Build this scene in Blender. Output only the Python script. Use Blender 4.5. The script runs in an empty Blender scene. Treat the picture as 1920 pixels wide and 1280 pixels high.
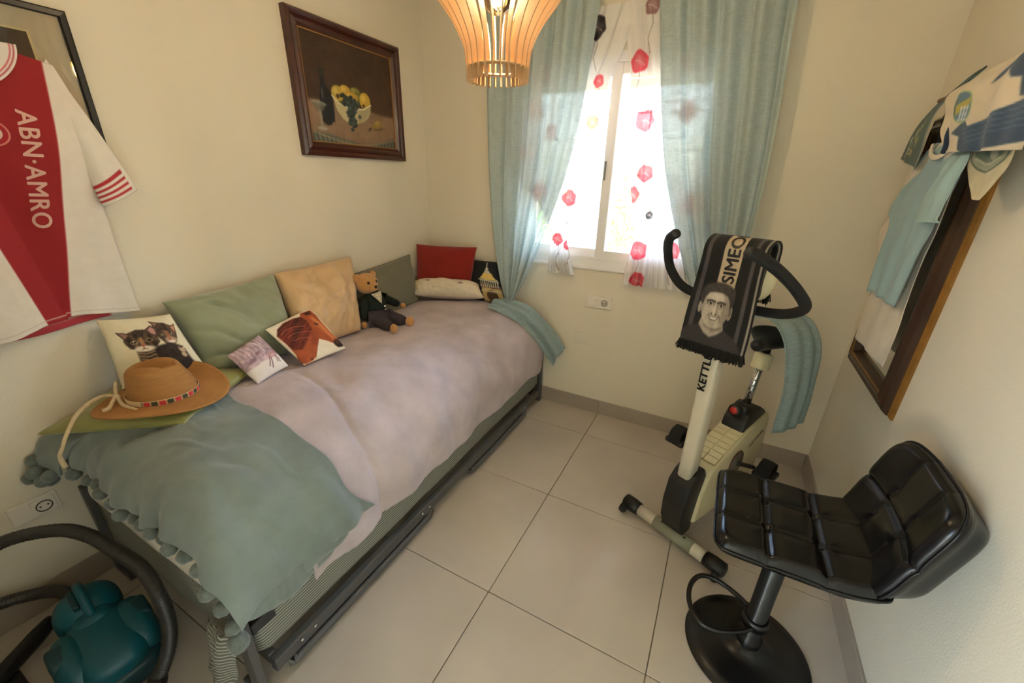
import bpy, bmesh, math, random
import numpy as np
from mathutils import Vector, Matrix

random.seed(7)
scene = bpy.context.scene
COL = scene.collection

# ------------------------------------------------------------------ camera
RW = 2.5946          # room width (x), window wall is y = 0, camera side is negative y
YB = -2.66           # wall behind the camera
HC = 2.55            # ceiling height
cam_d = bpy.data.cameras.new('camera')
cam_d.sensor_width = 36.0
cam_d.lens = 757.62 / 1920 * 36.0
cam_d.clip_start = 0.02
cam = bpy.data.objects.new('camera', cam_d)
COL.objects.link(cam)
_r = Vector((0.886, 0.463, 0.024)); _f = Vector((-0.4207, 0.8253, -0.3765))
_p, _ro, _y = .3854, .0263, -.4721
_f = Vector((math.sin(_y) * math.cos(_p), math.cos(_y) * math.cos(_p), -math.sin(_p)))
_r0 = Vector((math.cos(_y), -math.sin(_y), 0)); _u0 = _r0.cross(_f)
_r = _r0 * math.cos(_ro) + _u0 * math.sin(_ro); _u = -_r0 * math.sin(_ro) + _u0 * math.cos(_ro)
mw = Matrix.Identity(4)
for i in range(3):
    mw[i][0] = _r[i]; mw[i][1] = _u[i]; mw[i][2] = -_f[i]
mw[0][3], mw[1][3], mw[2][3] = 1.952, -2.439, 1.503
cam.matrix_world = mw
scene.camera = cam

# ------------------------------------------------------------------ light
EXPOSURE = 0.90
SKY = 3.6
SUN = 5.0
BULB = 6.5
scene.view_settings.view_transform = 'Standard'
scene.view_settings.look = 'None'
scene.view_settings.exposure = EXPOSURE
scene.view_settings.gamma = 1.0
scene.view_settings.use_curve_mapping = False
scene.cycles.max_bounces = 8
scene.cycles.diffuse_bounces = 4
scene.cycles.transparent_max_bounces = 16
scene.cycles.sample_clamp_indirect = 8.0
scene.cycles.use_denoising = True

world = bpy.data.worlds.new('world'); scene.world = world
world.use_nodes = True
wn = world.node_tree; wn.nodes.clear()
wo = wn.nodes.new('ShaderNodeOutputWorld'); wb = wn.nodes.new('ShaderNodeBackground')
ws = wn.nodes.new('ShaderNodeTexSky')
ws.sky_type = 'NISHITA'; ws.sun_disc = False
ws.sun_elevation = math.radians(52); ws.sun_rotation = math.radians(75)
ws.air_density = 1.2; ws.dust_density = 2.0
wb.inputs['Strength'].default_value = SKY
wn.links.new(ws.outputs[0], wb.inputs[0]); wn.links.new(wb.outputs[0], wo.inputs[0])

sd = bpy.data.lights.new('sun', 'SUN'); sd.energy = SUN; sd.angle = math.radians(0.6); sd.color = (1, .95, .86)
so = bpy.data.objects.new('sun', sd); COL.objects.link(so)
so.rotation_euler = (math.radians(36), math.radians(-24), 0)      # high, from over the house: it never enters the window

# daylight portal in the window opening (guides sampling only, adds no light of its own)
pd = bpy.data.lights.new('window_portal', 'AREA'); pd.shape = 'RECTANGLE'; pd.size = 1.10; pd.size_y = 1.12; pd.cycles.is_portal = True
po = bpy.data.objects.new('window_portal', pd); COL.objects.link(po)
po.location = (1.29, .16, 1.56); po.rotation_euler = (math.radians(-90), 0, 0)

pd2 = bpy.data.lights.new('added_hall_portal', 'AREA'); pd2.shape = 'RECTANGLE'; pd2.size = 1.0; pd2.size_y = 2.15; pd2.cycles.is_portal = True  # sampling portal in the side opening of the added hall
po2 = bpy.data.objects.new('added_hall_portal', pd2); COL.objects.link(po2)
po2.location = (1.12, -3.45, 1.075); po2.rotation_euler = (math.radians(90), 0, math.radians(-90))

# ------------------------------------------------------------------ helpers
def S(r, g, b):
    def f(c):
        c /= 255.0
        return c / 12.92 if c <= .04045 else ((c + .055) / 1.055) ** 2.4
    return (f(r), f(g), f(b))

def SA(c):                      # (...,3) sRGB 0-255 numpy -> linear
    c = np.asarray(c, float) / 255.0
    return np.where(c <= .04045, c / 12.92, ((c + .055) / 1.055) ** 2.4)

MATS = {}
def mat(name, col=(.5, .5, .5), rough=.6, metal=0.0, spec=.5, var=.06, vscale=9.0, bump=0.0, bscale=120.0,
        sheen=0.0, coat=0.0, attr=False, vstretch=(1, 1, 1), detail=4.0, coatr=.1):
    if name in MATS: return MATS[name]
    m = bpy.data.materials.new(name); m.use_nodes = True
    nt = m.node_tree; N = nt.nodes; L = nt.links
    b = N['Principled BSDF']
    b.inputs['Roughness'].default_value = rough
    b.inputs['Metallic'].default_value = metal
    b.inputs['Specular IOR Level'].default_value = spec
    if sheen:
        b.inputs['Sheen Weight'].default_value = sheen
        b.inputs['Sheen Roughness'].default_value = .5
    if coat:
        b.inputs['Coat Weight'].default_value = coat; b.inputs['Coat Roughness'].default_value = coatr
    tc = N.new('ShaderNodeTexCoord'); mp = N.new('ShaderNodeMapping'); mp.inputs['Scale'].default_value = vstretch
    L.new(tc.outputs['Object'], mp.inputs[0])
    nz = N.new('ShaderNodeTexNoise'); nz.inputs['Scale'].default_value = vscale; nz.inputs['Detail'].default_value = detail
    L.new(mp.outputs[0], nz.inputs['Vector'])
    mr = N.new('ShaderNodeMapRange'); mr.inputs[1].default_value = .3; mr.inputs[2].default_value = .7
    mr.inputs[3].default_value = 1 - var; mr.inputs[4].default_value = 1 + var
    L.new(nz.outputs[0], mr.inputs[0])
    mx = N.new('ShaderNodeMix'); mx.data_type = 'RGBA'; mx.blend_type = 'MULTIPLY'; mx.inputs[0].default_value = 1
    if attr:
        at = N.new('ShaderNodeAttribute'); at.attribute_name = 'Col'
        L.new(at.outputs['Color'], mx.inputs[6])
    else:
        mx.inputs[6].default_value = (*col, 1)
    cmb = N.new('ShaderNodeCombineColor')
    for i in range(3): L.new(mr.outputs[0], cmb.inputs[i])
    L.new(cmb.outputs[0], mx.inputs[7])
    L.new(mx.outputs[2], b.inputs['Base Color'])
    if bump:
        n2 = N.new('ShaderNodeTexNoise'); n2.inputs['Scale'].default_value = bscale; n2.inputs['Detail'].default_value = 3
        L.new(mp.outputs[0], n2.inputs['Vector'])
        bp = N.new('ShaderNodeBump'); bp.inputs['Strength'].default_value = bump; bp.inputs['Distance'].default_value = .004
        L.new(n2.outputs[0], bp.inputs['Height']); L.new(bp.outputs[0], b.inputs['Normal'])
    MATS[name] = m
    return m

def emit(name, col, strength):
    if name in MATS: return MATS[name]
    m = bpy.data.materials.new(name); m.use_nodes = True
    b = m.node_tree.nodes['Principled BSDF']
    b.inputs['Base Color'].default_value = (*col, 1)
    b.inputs['Emission Color'].default_value = (*col, 1); b.inputs['Emission Strength'].default_value = strength
    MATS[name] = m
    return m

def glass(name, tint=(1, 1, 1), refl=.06, fres=True):
    if name in MATS: return MATS[name]
    m = bpy.data.materials.new(name); m.use_nodes = True
    nt = m.node_tree; N = nt.nodes; L = nt.links; N.clear()
    o = N.new('ShaderNodeOutputMaterial'); t = N.new('ShaderNodeBsdfTransparent'); g = N.new('ShaderNodeBsdfGlossy')
    t.inputs[0].default_value = (*tint, 1); g.inputs['Roughness'].default_value = .02
    mix = N.new('ShaderNodeMixShader'); lw = N.new('ShaderNodeFresnel'); lw.inputs[0].default_value = 1.5
    if fres: L.new(lw.outputs[0], mix.inputs[0])
    else: mix.inputs[0].default_value = refl
    L.new(t.outputs[0], mix.inputs[1]); L.new(g.outputs[0], mix.inputs[2]); L.new(mix.outputs[0], o.inputs[0])
    MATS[name] = m
    return m

def cloth_mat(name, col, transp, transl=.5, weave=400.0, attr=False, wvar=.25, slub=(60, 60, 900)):
    """thin woven curtain: part see-through, part translucent, uneven slub weave"""
    if name in MATS: return MATS[name]
    m = bpy.data.materials.new(name); m.use_nodes = True
    nt = m.node_tree; N = nt.nodes; L = nt.links; N.clear()
    o = N.new('ShaderNodeOutputMaterial'); t = N.new('ShaderNodeBsdfTransparent')
    d = N.new('ShaderNodeBsdfDiffuse'); tl = N.new('ShaderNodeBsdfTranslucent')
    tc = N.new('ShaderNodeTexCoord')
    n = []
    for sc in ((25, 25, 420), (420, 420, 14)):
        mp = N.new('ShaderNodeMapping'); mp.inputs['Scale'].default_value = sc
        nz = N.new('ShaderNodeTexNoise'); nz.inputs['Scale'].default_value = 1.0; nz.inputs['Detail'].default_value = 2
        L.new(tc.outputs['Object'], mp.inputs[0]); L.new(mp.outputs[0], nz.inputs['Vector']); n.append(nz)
    ad = N.new('ShaderNodeMath'); ad.operation = 'ADD'
    L.new(n[0].outputs[0], ad.inputs[0]); L.new(n[1].outputs[0], ad.inputs[1])
    mr = N.new('ShaderNodeMapRange'); mr.inputs[1].default_value = .75; mr.inputs[2].default_value = 1.25
    mr.inputs[3].default_value = transp - wvar * transp; mr.inputs[4].default_value = transp + wvar * transp
    L.new(ad.outputs[0], mr.inputs[0])
    cv = N.new('ShaderNodeMapRange'); cv.inputs[1].default_value = .7; cv.inputs[2].default_value = 1.3
    cv.inputs[3].default_value = .74; cv.inputs[4].default_value = 1.12
    L.new(ad.outputs[0], cv.inputs[0])
    hv = N.new('ShaderNodeMix'); hv.data_type = 'RGBA'; hv.blend_type = 'MULTIPLY'; hv.inputs[0].default_value = 0.0 if attr else 1.0
    cc_ = N.new('ShaderNodeCombineColor')
    for i in range(3): L.new(cv.outputs[0], cc_.inputs[i])
    hv.inputs[6].default_value = (*col, 1); L.new(cc_.outputs[0], hv.inputs[7])
    m1 = N.new('ShaderNodeMixShader'); m1.inputs[0].default_value = transl
    L.new(d.outputs[0], m1.inputs[1]); L.new(tl.outputs[0], m1.inputs[2])
    m2 = N.new('ShaderNodeMixShader')
    if attr:
        at = N.new('ShaderNodeAttribute'); at.attribute_name = 'Col'
        L.new(at.outputs['Color'], d.inputs[0]); L.new(at.outputs['Color'], tl.inputs[0])
        mu = N.new('ShaderNodeMath'); mu.operation = 'MULTIPLY'
        L.new(mr.outputs[0], mu.inputs[0]); L.new(at.outputs['Alpha'], mu.inputs[1]); L.new(mu.outputs[0], m2.inputs[0])
    else:
        L.new(hv.outputs[2], d.inputs[0]); L.new(hv.outputs[2], tl.inputs[0])
        L.new(mr.outputs[0], m2.inputs[0])
    L.new(m1.outputs[0], m2.inputs[1]); L.new(t.outputs[0], m2.inputs[2]); L.new(m2.outputs[0], o.inputs[0])
    MATS[name] = m
    return m

# -- objects
def tag(o, label=None, cat=None, group=None, kind=None):
    if label: o['label'] = label
    if cat: o['category'] = cat
    if group: o['group'] = group
    if kind: o['kind'] = kind
    return o

def empty(name, label=None, cat=None, loc=(0, 0, 0), rz=0.0, kind=None):
    o = bpy.data.objects.new(name, None); COL.objects.link(o)
    o.location = loc; o.rotation_euler = (0, 0, rz); o.empty_display_size = .05
    return tag(o, label, cat, kind=kind)

def link(name, me, m=None, parent=None, smooth=True, label=None):
    if m is not None and not me.materials: me.materials.append(m)
    if smooth and len(me.polygons): me.polygons.foreach_set('use_smooth', [True] * len(me.polygons))
    o = bpy.data.objects.new(name, me); COL.objects.link(o)
    if parent is not None: o.parent = parent
    if label: o['label'] = label
    return o

def pyobj(name, V, F, m, parent=None, smooth=True, label=None):
    me = bpy.data.meshes.new(name); me.from_pydata([tuple(map(float, v)) for v in V], [], F); me.update()
    return link(name, me, m, parent, smooth, label)

def bmobj(name, bm, m, parent=None, smooth=False, label=None):
    bmesh.ops.recalc_face_normals(bm, faces=bm.faces)
    me = bpy.data.meshes.new(name); bm.to_mesh(me); bm.free()
    return link(name, me, m, parent, smooth, label)

def bbox(bm, lo, hi, bev=0.0, seg=2, rot=None, piv=None):
    r = bmesh.ops.create_cube(bm, size=1.0)
    vs = r['verts']
    lo = Vector(lo); hi = Vector(hi); c = (lo + hi) / 2; d = hi - lo
    for v in vs: v.co = Vector((v.co.x * d.x, v.co.y * d.y, v.co.z * d.z)) + c
    if bev:
        es = list({e for v in vs for e in v.link_edges})
        rr = bmesh.ops.bevel(bm, geom=es, offset=bev, segments=seg, profile=.5, affect='EDGES')
        vs = list({v for f in rr['faces'] for v in f.verts} | {v for v in vs if v.is_valid})
    if rot is not None:
        bmesh.ops.rotate(bm, verts=[v for v in vs if v.is_valid], cent=piv or c, matrix=rot)
    return vs

def box(name, lo, hi, m, parent=None, bev=0.0, seg=2, label=None, smooth=False, rot=None, piv=None):
    bm = bmesh.new(); bbox(bm, lo, hi, bev, seg, rot, piv)
    return bmobj(name, bm, m, parent, smooth, label)

def setcol(me, rgb, alpha=None):
    a = me.color_attributes.new('Col', 'FLOAT_COLOR', 'POINT')
    n = len(me.vertices); c = np.ones((n, 4), np.float32); c[:, :3] = np.asarray(rgb, np.float32).reshape(-1, 3)
    if alpha is not None: c[:, 3] = np.asarray(alpha, np.float32).ravel()
    a.data.foreach_set('color', c.ravel())

def grid_faces(nv, nu, cu=False, cv=False):
    F = []
    for j in range(nv if cv else nv - 1):
        j2 = (j + 1) % nv
        for i in range(nu if cu else nu - 1):
            i2 = (i + 1) % nu
            F.append((j * nu + i, j * nu + i2, j2 * nu + i2, j2 * nu + i))
    return F

def gridobj(name, P, m, parent=None, cu=False, cv=False, rgb=None, alpha=None, thick=0.0, label=None, caps=False, off=0.0):
    P = np.asarray(P, float); nv, nu = P.shape[:2]
    F = grid_faces(nv, nu, cu, cv)
    if caps:
        F.append(tuple(range(nu - 1, -1, -1))); F.append(tuple((nv - 1) * nu + i for i in range(nu)))
    o = pyobj(name, P.reshape(-1, 3), F, m, parent, True, label)
    if rgb is not None: setcol(o.data, rgb, alpha)
    if thick:
        md = o.modifiers.new('thickness', 'SOLIDIFY'); md.thickness = thick; md.offset = off
    return o

def crv(pts, n):
    """Catmull-Rom through pts (k,d) -> (n,d)"""
    p = np.asarray(pts, float)
    if len(p) == 2:
        t = np.linspace(0, 1, n)[:, None]; return p[0] * (1 - t) + p[1] * t
    p = np.vstack([2 * p[0] - p[1], p, 2 * p[-1] - p[-2]])
    k = len(p) - 3
    t = np.linspace(0, k, n); i = np.minimum(t.astype(int), k - 1); f = (t - i)[:, None]
    a, b, c, d = p[i], p[i + 1], p[i + 2], p[i + 3]
    return .5 * ((2 * b) + (c - a) * f + (2 * a - 5 * b + 4 * c - d) * f ** 2 + (3 * b - a - 3 * c + d) * f ** 3)

def tube_pts(pts, r, seg=12, n=None, closed=False, flat=1.0, up=None):
    p = crv(pts, n) if n else np.asarray(pts, float)
    k = len(p)
    rr = np.broadcast_to(np.asarray(r, float), (k,)) if np.ndim(r) <= 1 and (np.ndim(r) == 0 or len(r) == k) else np.interp(np.linspace(0, 1, k), np.linspace(0, 1, len(r)), r)
    T = np.gradient(p, axis=0); T /= np.linalg.norm(T, axis=1)[:, None] + 1e-12
    nrm = np.array(up, float) if up is not None else np.array([0, 0, 1.0])
    if up is None and abs(T[0] @ nrm) > .9: nrm = np.array([1.0, 0, 0])
    P = np.zeros((k, seg, 3)); a = np.linspace(0, 2 * np.pi, seg, endpoint=False)
    for i in range(k):
        nrm = nrm - (nrm @ T[i]) * T[i]; nrm /= np.linalg.norm(nrm) + 1e-12
        bi = np.cross(T[i], nrm)
        P[i] = p[i] + rr[i] * (np.cos(a)[:, None] * nrm * flat + np.sin(a)[:, None] * bi)
    return P

def tube(name, pts, r, m, parent=None, seg=12, n=None, label=None, flat=1.0, up=None, closed=False):
    P = tube_pts(pts, r, seg, n, flat=flat, up=up)
    return gridobj(name, P, m, parent, cu=True, cv=closed, caps=not closed, label=label)

def lathe(name, prof, m, parent=None, seg=32, c=(0, 0, 0), axis='z', label=None, rot=None):
    ring = tuple(prof[0]) == tuple(prof[-1])
    prof = np.asarray(prof, float); a = np.linspace(0, 2 * np.pi, seg, endpoint=False)
    P = np.zeros((len(prof), seg, 3))
    P[..., 0] = prof[:, :1] * np.cos(a); P[..., 1] = prof[:, :1] * np.sin(a); P[..., 2] = prof[:, 1:]
    if axis == 'x': P = P[..., [2, 0, 1]]
    if axis == 'y': P = P[..., [0, 2, 1]] * np.array([1, 1, -1])
    if rot is not None: P = P @ np.array(rot.to_3x3()).T
    P = P + np.asarray(c, float)
    return gridobj(name, P, m, parent, cu=True, caps=not ring, label=label)

def ellip(name, c, r, m, parent=None, seg=20, rings=12, rot=None, label=None, noise_=0.0, seed=0):
    th = np.linspace(.001, np.pi - .001, rings); a = np.linspace(0, 2 * np.pi, seg, endpoint=False)
    P = np.stack([np.sin(th)[:, None] * np.cos(a), np.sin(th)[:, None] * np.sin(a), np.cos(th)[:, None] * np.ones(seg)], -1)
    if noise_:
        P *= (1 + noise_ * np.random.RandomState(seed).uniform(-1, 1, P.shape[:2]))[..., None]
    P = P * np.asarray(r, float)
    if rot is not None: P = P @ np.array(rot.to_3x3()).T
    P = P + np.asarray(c, float)
    return gridobj(name, P, m, parent, cu=True, caps=True, label=label)

# -- value noise
def _h(ix, iy, seed):
    n = (ix.astype(np.int64) * 374761393 + iy.astype(np.int64) * 668265263 + seed * 1442695041) & 0x7fffffff
    n = ((n ^ (n >> 13)) * 1274126177) & 0x7fffffff
    return ((n ^ (n >> 16)) & 0xffff) / 65535.0
def vn(x, y, seed=0):
    x = np.asarray(x, float); y = np.asarray(y, float); x, y = np.broadcast_arrays(x, y)
    ix = np.floor(x); iy = np.floor(y); fx = x - ix; fy = y - iy
    fx = fx * fx * (3 - 2 * fx); fy = fy * fy * (3 - 2 * fy)
    a = _h(ix, iy, seed); b = _h(ix + 1, iy, seed); c = _h(ix, iy + 1, seed); d = _h(ix + 1, iy + 1, seed)
    return (a * (1 - fx) + b * fx) * (1 - fy) + (c * (1 - fx) + d * fx) * fy * 1.0
def fbm(x, y, seed=0, oct_=3):
    s = 0; a = .5
    for i in range(oct_):
        s = s + a * (vn(x * 2 ** i, y * 2 ** i, seed + i * 17) - .5); a *= .5
    return s * 2
def ss(a, b, x):
    t = np.clip((x - a) / (b - a + 1e-12), 0, 1); return t * t * (3 - 2 * t)

# -- 2D painting on (U,V) arrays: rgb arrays in sRGB 0-255
class Paint:
    def __init__(s, U, V, base):
        s.U, s.V = U, V; s.c = np.ones(U.shape + (3,)) * np.asarray(base, float)
    def put(s, mask, col, a=1.0):
        k = np.clip(mask * a, 0, 1)[..., None]; s.c = s.c * (1 - k) + np.asarray(col, float) * k
    def ell(s, cx, cy, rx, ry, col, rot=0, soft=.12, a=1.0):
        x, y = s.U - cx, s.V - cy; c, sn = math.cos(rot), math.sin(rot)
        d = np.hypot((x * c + y * sn) / rx, (-x * sn + y * c) / ry)
        s.put(1 - ss(1 - soft, 1 + soft, d), col, a)
    def poly(s, pts, col, soft=.004, a=1.0):
        s.put(s.pmask(pts, soft), col, a)
    def pmask(s, pts, soft=.004):
        p = np.asarray(pts, float); ins = np.zeros(s.U.shape, bool); dm = np.full(s.U.shape, 9.0)
        for i in range(len(p)):
            (x1, y1), (x2, y2) = p[i], p[(i + 1) % len(p)]
            cr = ((y1 > s.V) != (y2 > s.V)) & (s.U < (x2 - x1) * (s.V - y1) / (y2 - y1 + 1e-12) + x1)
            ins ^= cr
            dx, dy = x2 - x1, y2 - y1; t = np.clip(((s.U - x1) * dx + (s.V - y1) * dy) / (dx * dx + dy * dy + 1e-12), 0, 1)
            dm = np.minimum(dm, np.hypot(s.U - x1 - t * dx, s.V - y1 - t * dy))
        return ss(-soft, soft, np.where(ins, dm, -dm))
    def line(s, pts, w, col, a=1.0, soft=.5):
        p = np.asarray(pts, float); dm = np.full(s.U.shape, 9.0)
        for i in range(len(p) - 1):
            (x1, y1), (x2, y2) = p[i], p[i + 1]; dx, dy = x2 - x1, y2 - y1
            t = np.clip(((s.U - x1) * dx + (s.V - y1) * dy) / (dx * dx + dy * dy + 1e-12), 0, 1)
            dm = np.minimum(dm, np.hypot(s.U - x1 - t * dx, s.V - y1 - t * dy))
        s.put(1 - ss(w * (1 - soft), w * (1 + soft), dm), col, a)

# -- flat lettering mapped onto a surface:  fn(tx, ty) -> xyz with tx,ty in text units (cap height 1)
def lettering(name, text, fn, m, parent=None, bold=.02, shear=0.0, spacing=1.0, cuts=2):
    cu = bpy.data.curves.new(name, 'FONT'); cu.body = text; cu.size = 1.0; cu.shear = shear
    cu.space_character = spacing; cu.resolution_u = 4
    o = bpy.data.objects.new(name, cu); COL.objects.link(o)
    bpy.context.view_layer.update()
    me = bpy.data.meshes.new_from_object(o.evaluated_get(bpy.context.evaluated_depsgraph_get()))
    bpy.data.objects.remove(o); bpy.data.curves.remove(cu)
    bm = bmesh.new()
    for dx, dy in ((-bold, 0), (bold, 0), (0, -bold * .7), (0, bold * .7)):          # struck four times, slightly shifted: bold
        k = len(bm.verts); bm.from_mesh(me); bm.verts.ensure_lookup_table()
        for v in bm.verts[k:]: v.co.x += dx; v.co.y += dy
    bpy.data.meshes.remove(me)
    bmesh.ops.triangulate(bm, faces=bm.faces)
    if cuts: bmesh.ops.subdivide_edges(bm, edges=bm.edges, cuts=cuts, use_grid_fill=True)
    xs = [v.co.x for v in bm.verts]; ys = [v.co.y for v in bm.verts]
    x0, x1, y0, y1 = min(xs), max(xs), min(ys), max(ys)
    for v in bm.verts: v.co = fn((v.co.x - x0) / (x1 - x0), (v.co.y - y0) / (y1 - y0))
    return bmobj(name, bm, m, parent)

# -- cushion from four 3D corners (bottom-left, bottom-right, top-right, top-left as seen from its front)
def cushion(name, cs, T, m, label, n=36, paint=None, back=None, wr=.25, seed=1, bow=.05, plump=.42, piping=None, sag=0.0, cat='cushion', frontcol=None, dimple=None):
    c00, c10, c11, c01 = [np.asarray(c, float) for c in cs]
    g = np.linspace(0, 1, n); U, V = np.meshgrid(g, g)
    e = 1 - np.cos(np.pi * g); gg = .5 * e * .6 + g * .4                     # denser near the rim
    U, V = np.meshgrid(gg, gg)
    a, b = 2 * U - 1, 2 * V - 1
    Ub = .5 + .5 * a * (1 - bow * (1 - b ** 2) * np.abs(a)); Vb = .5 + .5 * b * (1 - bow * (1 - a ** 2) * np.abs(b))
    B = ((1 - Ub) * (1 - Vb))[..., None] * c00 + (Ub * (1 - Vb))[..., None] * c10 + (Ub * Vb)[..., None] * c11 + ((1 - Ub) * Vb)[..., None] * c01
    nr = np.cross(c10 - c00 + c11 - c01, c01 - c00 + c11 - c10); nr /= np.linalg.norm(nr)
    prof = np.clip((1 - a ** 2) * (1 - b ** 2), 0, 1) ** plump
    ed = 1 - np.clip((1 - a ** 2) * (1 - b ** 2), 0, 1)
    ang = np.arctan2(b, a); 
    w = fbm(U * 3.1 + seed, V * 3.1, seed, 3) * .8 + .6 * fbm(ang * 3.5, np.hypot(a, b) * 1.2 + seed, seed + 5, 2) * ed
    th = T * .5 * prof * (1 + wr * w)
    if dimple is not None: th = th - dimple(U, V) * prof
    Ff = B + nr * th[..., None]; Bk = B - nr * (T * .5 * prof * .8)[..., None]
    if sag: 
        Ff[..., 2] -= sag * prof * (1 - V); Bk[..., 2] -= sag * prof * (1 - V)
    Vv = np.vstack([Ff.reshape(-1, 3), Bk.reshape(-1, 3)])
    F = grid_faces(n, n); k = n * n
    bi = {}
    idx = np.arange(k).reshape(n, n)
    rim = np.zeros((n, n), bool); rim[0] = rim[-1] = True; rim[:, 0] = rim[:, -1] = True
    mapb = np.where(rim.ravel(), np.arange(k), np.arange(k) + k)
    F2 = [tuple(int(mapb[i]) for i in f[::-1]) for f in F]
    used = np.zeros(2 * k, bool); used[:k] = True; used[k:][~rim.ravel()] = True
    remap = np.cumsum(used) - 1
    F2 = [tuple(int(remap[i]) for i in f) for f in F2]
    o = pyobj(name, Vv[used], F + F2, m)
    if paint is not None or frontcol is not None:
        fc = paint(U, V) if paint is not None else np.ones(U.shape + (3,)) * np.asarray(frontcol, float)
        bc = np.ones((k, 3)) * np.asarray(back, float)
        o_c = np.vstack([fc.reshape(-1, 3), bc])[used]
        setcol(o.data, SA(o_c))
    tag(o, label, cat)
    if piping is not None:
        rimpts = np.vstack([B[0, :-1], B[:-1, -1], B[-1, :0:-1], B[:0:-1, 0]])
        rimpts = np.vstack([rimpts, rimpts[:1]])
        gridobj('piping', tube_pts(rimpts, .0035, 6), piping, o, cu=True)
    return o, (B, nr, U, V)
# ================================================================== setting
WALL = mat('plaster_cream', S(231, 221, 199), rough=.85, var=.015, vscale=3, bump=.2, bscale=170, spec=.3)
CEIL = mat('ceiling_white', S(235, 228, 210), rough=.9, var=.01)
GROUT = mat('grout', S(128, 118, 104), rough=.9)
WX0, WX1, WZ0, WZ1 = .74, 1.84, 1.00, 2.12

def struct(name, o): o['kind'] = 'structure'; o.name = name; return o

struct('floor', box('floor', (-.2, YB, -.12), (RW + .2, .22, -.006), GROUT))
floor = bpy.data.objects['floor']
def tile_mat():
    m = mat('porcelain_tile', S(197, 186, 172), rough=.30, var=.08, vscale=2.8, bump=.04, bscale=30, spec=.5, detail=6)
    nt = m.node_tree; N = nt.nodes; L = nt.links; b = N['Principled BSDF']
    tc = N['Texture Coordinate'] if 'Texture Coordinate' in N else N.new('ShaderNodeTexCoord')
    nz = N.new('ShaderNodeTexNoise'); nz.inputs['Scale'].default_value = 5; nz.inputs['Detail'].default_value = 6
    L.new(tc.outputs['Object'], nz.inputs['Vector'])
    mr = N.new('ShaderNodeMapRange'); mr.inputs[1].default_value = .35; mr.inputs[2].default_value = .65
    mr.inputs[3].default_value = .12; mr.inputs[4].default_value = .24
    L.new(nz.outputs[0], mr.inputs[0]); L.new(mr.outputs[0], b.inputs['Roughness'])
    return m
TILE = tile_mat()
xs = [0.0, .194, .794, 1.394, 1.994, RW]; ys = [0.0, -.292, -.892, -1.492, -2.092, YB]
g = .0016
for i in range(len(xs) - 1):
    for j in range(len(ys) - 1):
        box('tile', (xs[i] + g, ys[j + 1] + g, -.012), (xs[i + 1] - g, ys[j] - g, 0), TILE, floor, bev=.0012, seg=1)

struct('wall_left', box('wall_left', (-.2, YB - .12, -.1), (0, .22, HC + .15), WALL))
struct('wall_right', box('wall_right', (RW, YB - .12, -.1), (RW + .2, .22, HC + .15), WALL))
DX0, DX1, DZ = 1.52, 2.40, 2.05                 # unseen doorway and short side-open hall, added to let in more daylight
bm = bmesh.new()
for lo, hi in (((0, YB - .12, -.1), (DX0, YB, HC)), ((DX1, YB - .12, -.1), (RW, YB, HC)), ((DX0, YB - .12, DZ), (DX1, YB, HC))): bbox(bm, lo, hi)
struct('wall_front', bmobj('wall_front', bm, WALL))
bm = bmesh.new()
for lo, hi in (((DX0 - .07, YB, 0), (DX0, YB + .015, DZ + .07)), ((DX1, YB, 0), (DX1 + .07, YB + .015, DZ + .07)), ((DX0, YB, DZ), (DX1, YB + .015, DZ + .07))): bbox(bm, lo, hi, .003, 1)
struct('trim_1', bmobj('trim_1', bm, mat('white_lacquer_trim', S(238, 236, 230), rough=.35, var=.01)))
bm = bmesh.new()  # added hall walls, side opening placed to send daylight through the doorway
for lo, hi in (((1.10, -4.0, -.1), (1.20, -3.95, HC)), ((1.10, -2.95, -.1), (1.20, YB - .12, HC)), ((1.10, -3.95, 2.15), (1.20, -2.95, HC)), ((2.70, -4.0, -.1), (2.80, YB - .12, HC)), ((1.10, -4.1, -.1), (2.80, -4.0, HC))): bbox(bm, lo, hi)
struct('wall_added_hall', bmobj('wall_added_hall', bm, CEIL))
struct('floor_added_hall', box('floor_added_hall', (1.10, -4.0, -.12), (2.80, YB, 0), mat('hall_tile', S(192, 181, 164), rough=.3, var=.05)))
struct('ceiling_added_hall', box('ceiling_added_hall', (-.9, -4.6, HC), (3.3, YB - .12, HC + .2), CEIL))  # unseen slab, carried past the added hall to keep direct sun out
struct('garden_path', box('garden_path', (-9, -12, -.3), (1.10, YB - .2, -.12), mat('path_stone', S(214, 205, 190), rough=.8, var=.05)))
struct('ceiling', box('ceiling', (-.2, YB - .12, HC), (RW + .2, .22, HC + .2), CEIL))
bm = bmesh.new()
for lo, hi in (((0, 0, -.1), (WX0, .22, HC)), ((WX1, 0, -.1), (RW, .22, HC)), ((WX0, 0, -.1), (WX1, .22, WZ0)), ((WX0, 0, WZ1), (WX1, .22, HC))):
    bbox(bm, lo, hi)
struct('wall_back', bmobj('wall_back', bm, WALL))

BASE = mat('skirting_tile', S(168, 155, 140), rough=.4, var=.05, vscale=5, detail=6)
bh = .1005
def skirting(name, cuts, place):
    r = empty(name, kind='structure')
    for a, b in zip(cuts[:-1], cuts[1:]):
        lo, hi = place(a + .0008, b - .0008)
        box('skirting_tile', lo, hi, BASE, r, bev=.0015, seg=1)
skirting('baseboard_back', [0.011, .794, 1.394, 1.994, RW - .011], lambda a, b: ((a, -.010, 0), (b, 0, bh)))
skirting('baseboard_left', [YB + .001, -2.1, -1.5, -.9, -.3, 0], lambda a, b: ((0, a, 0), (.010, b, bh)))
skirting('baseboard_right', [YB + .001, -2.1, -1.5, -.9, -.3, 0], lambda a, b: ((RW - .010, a, 0), (RW, b, bh)))

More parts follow.
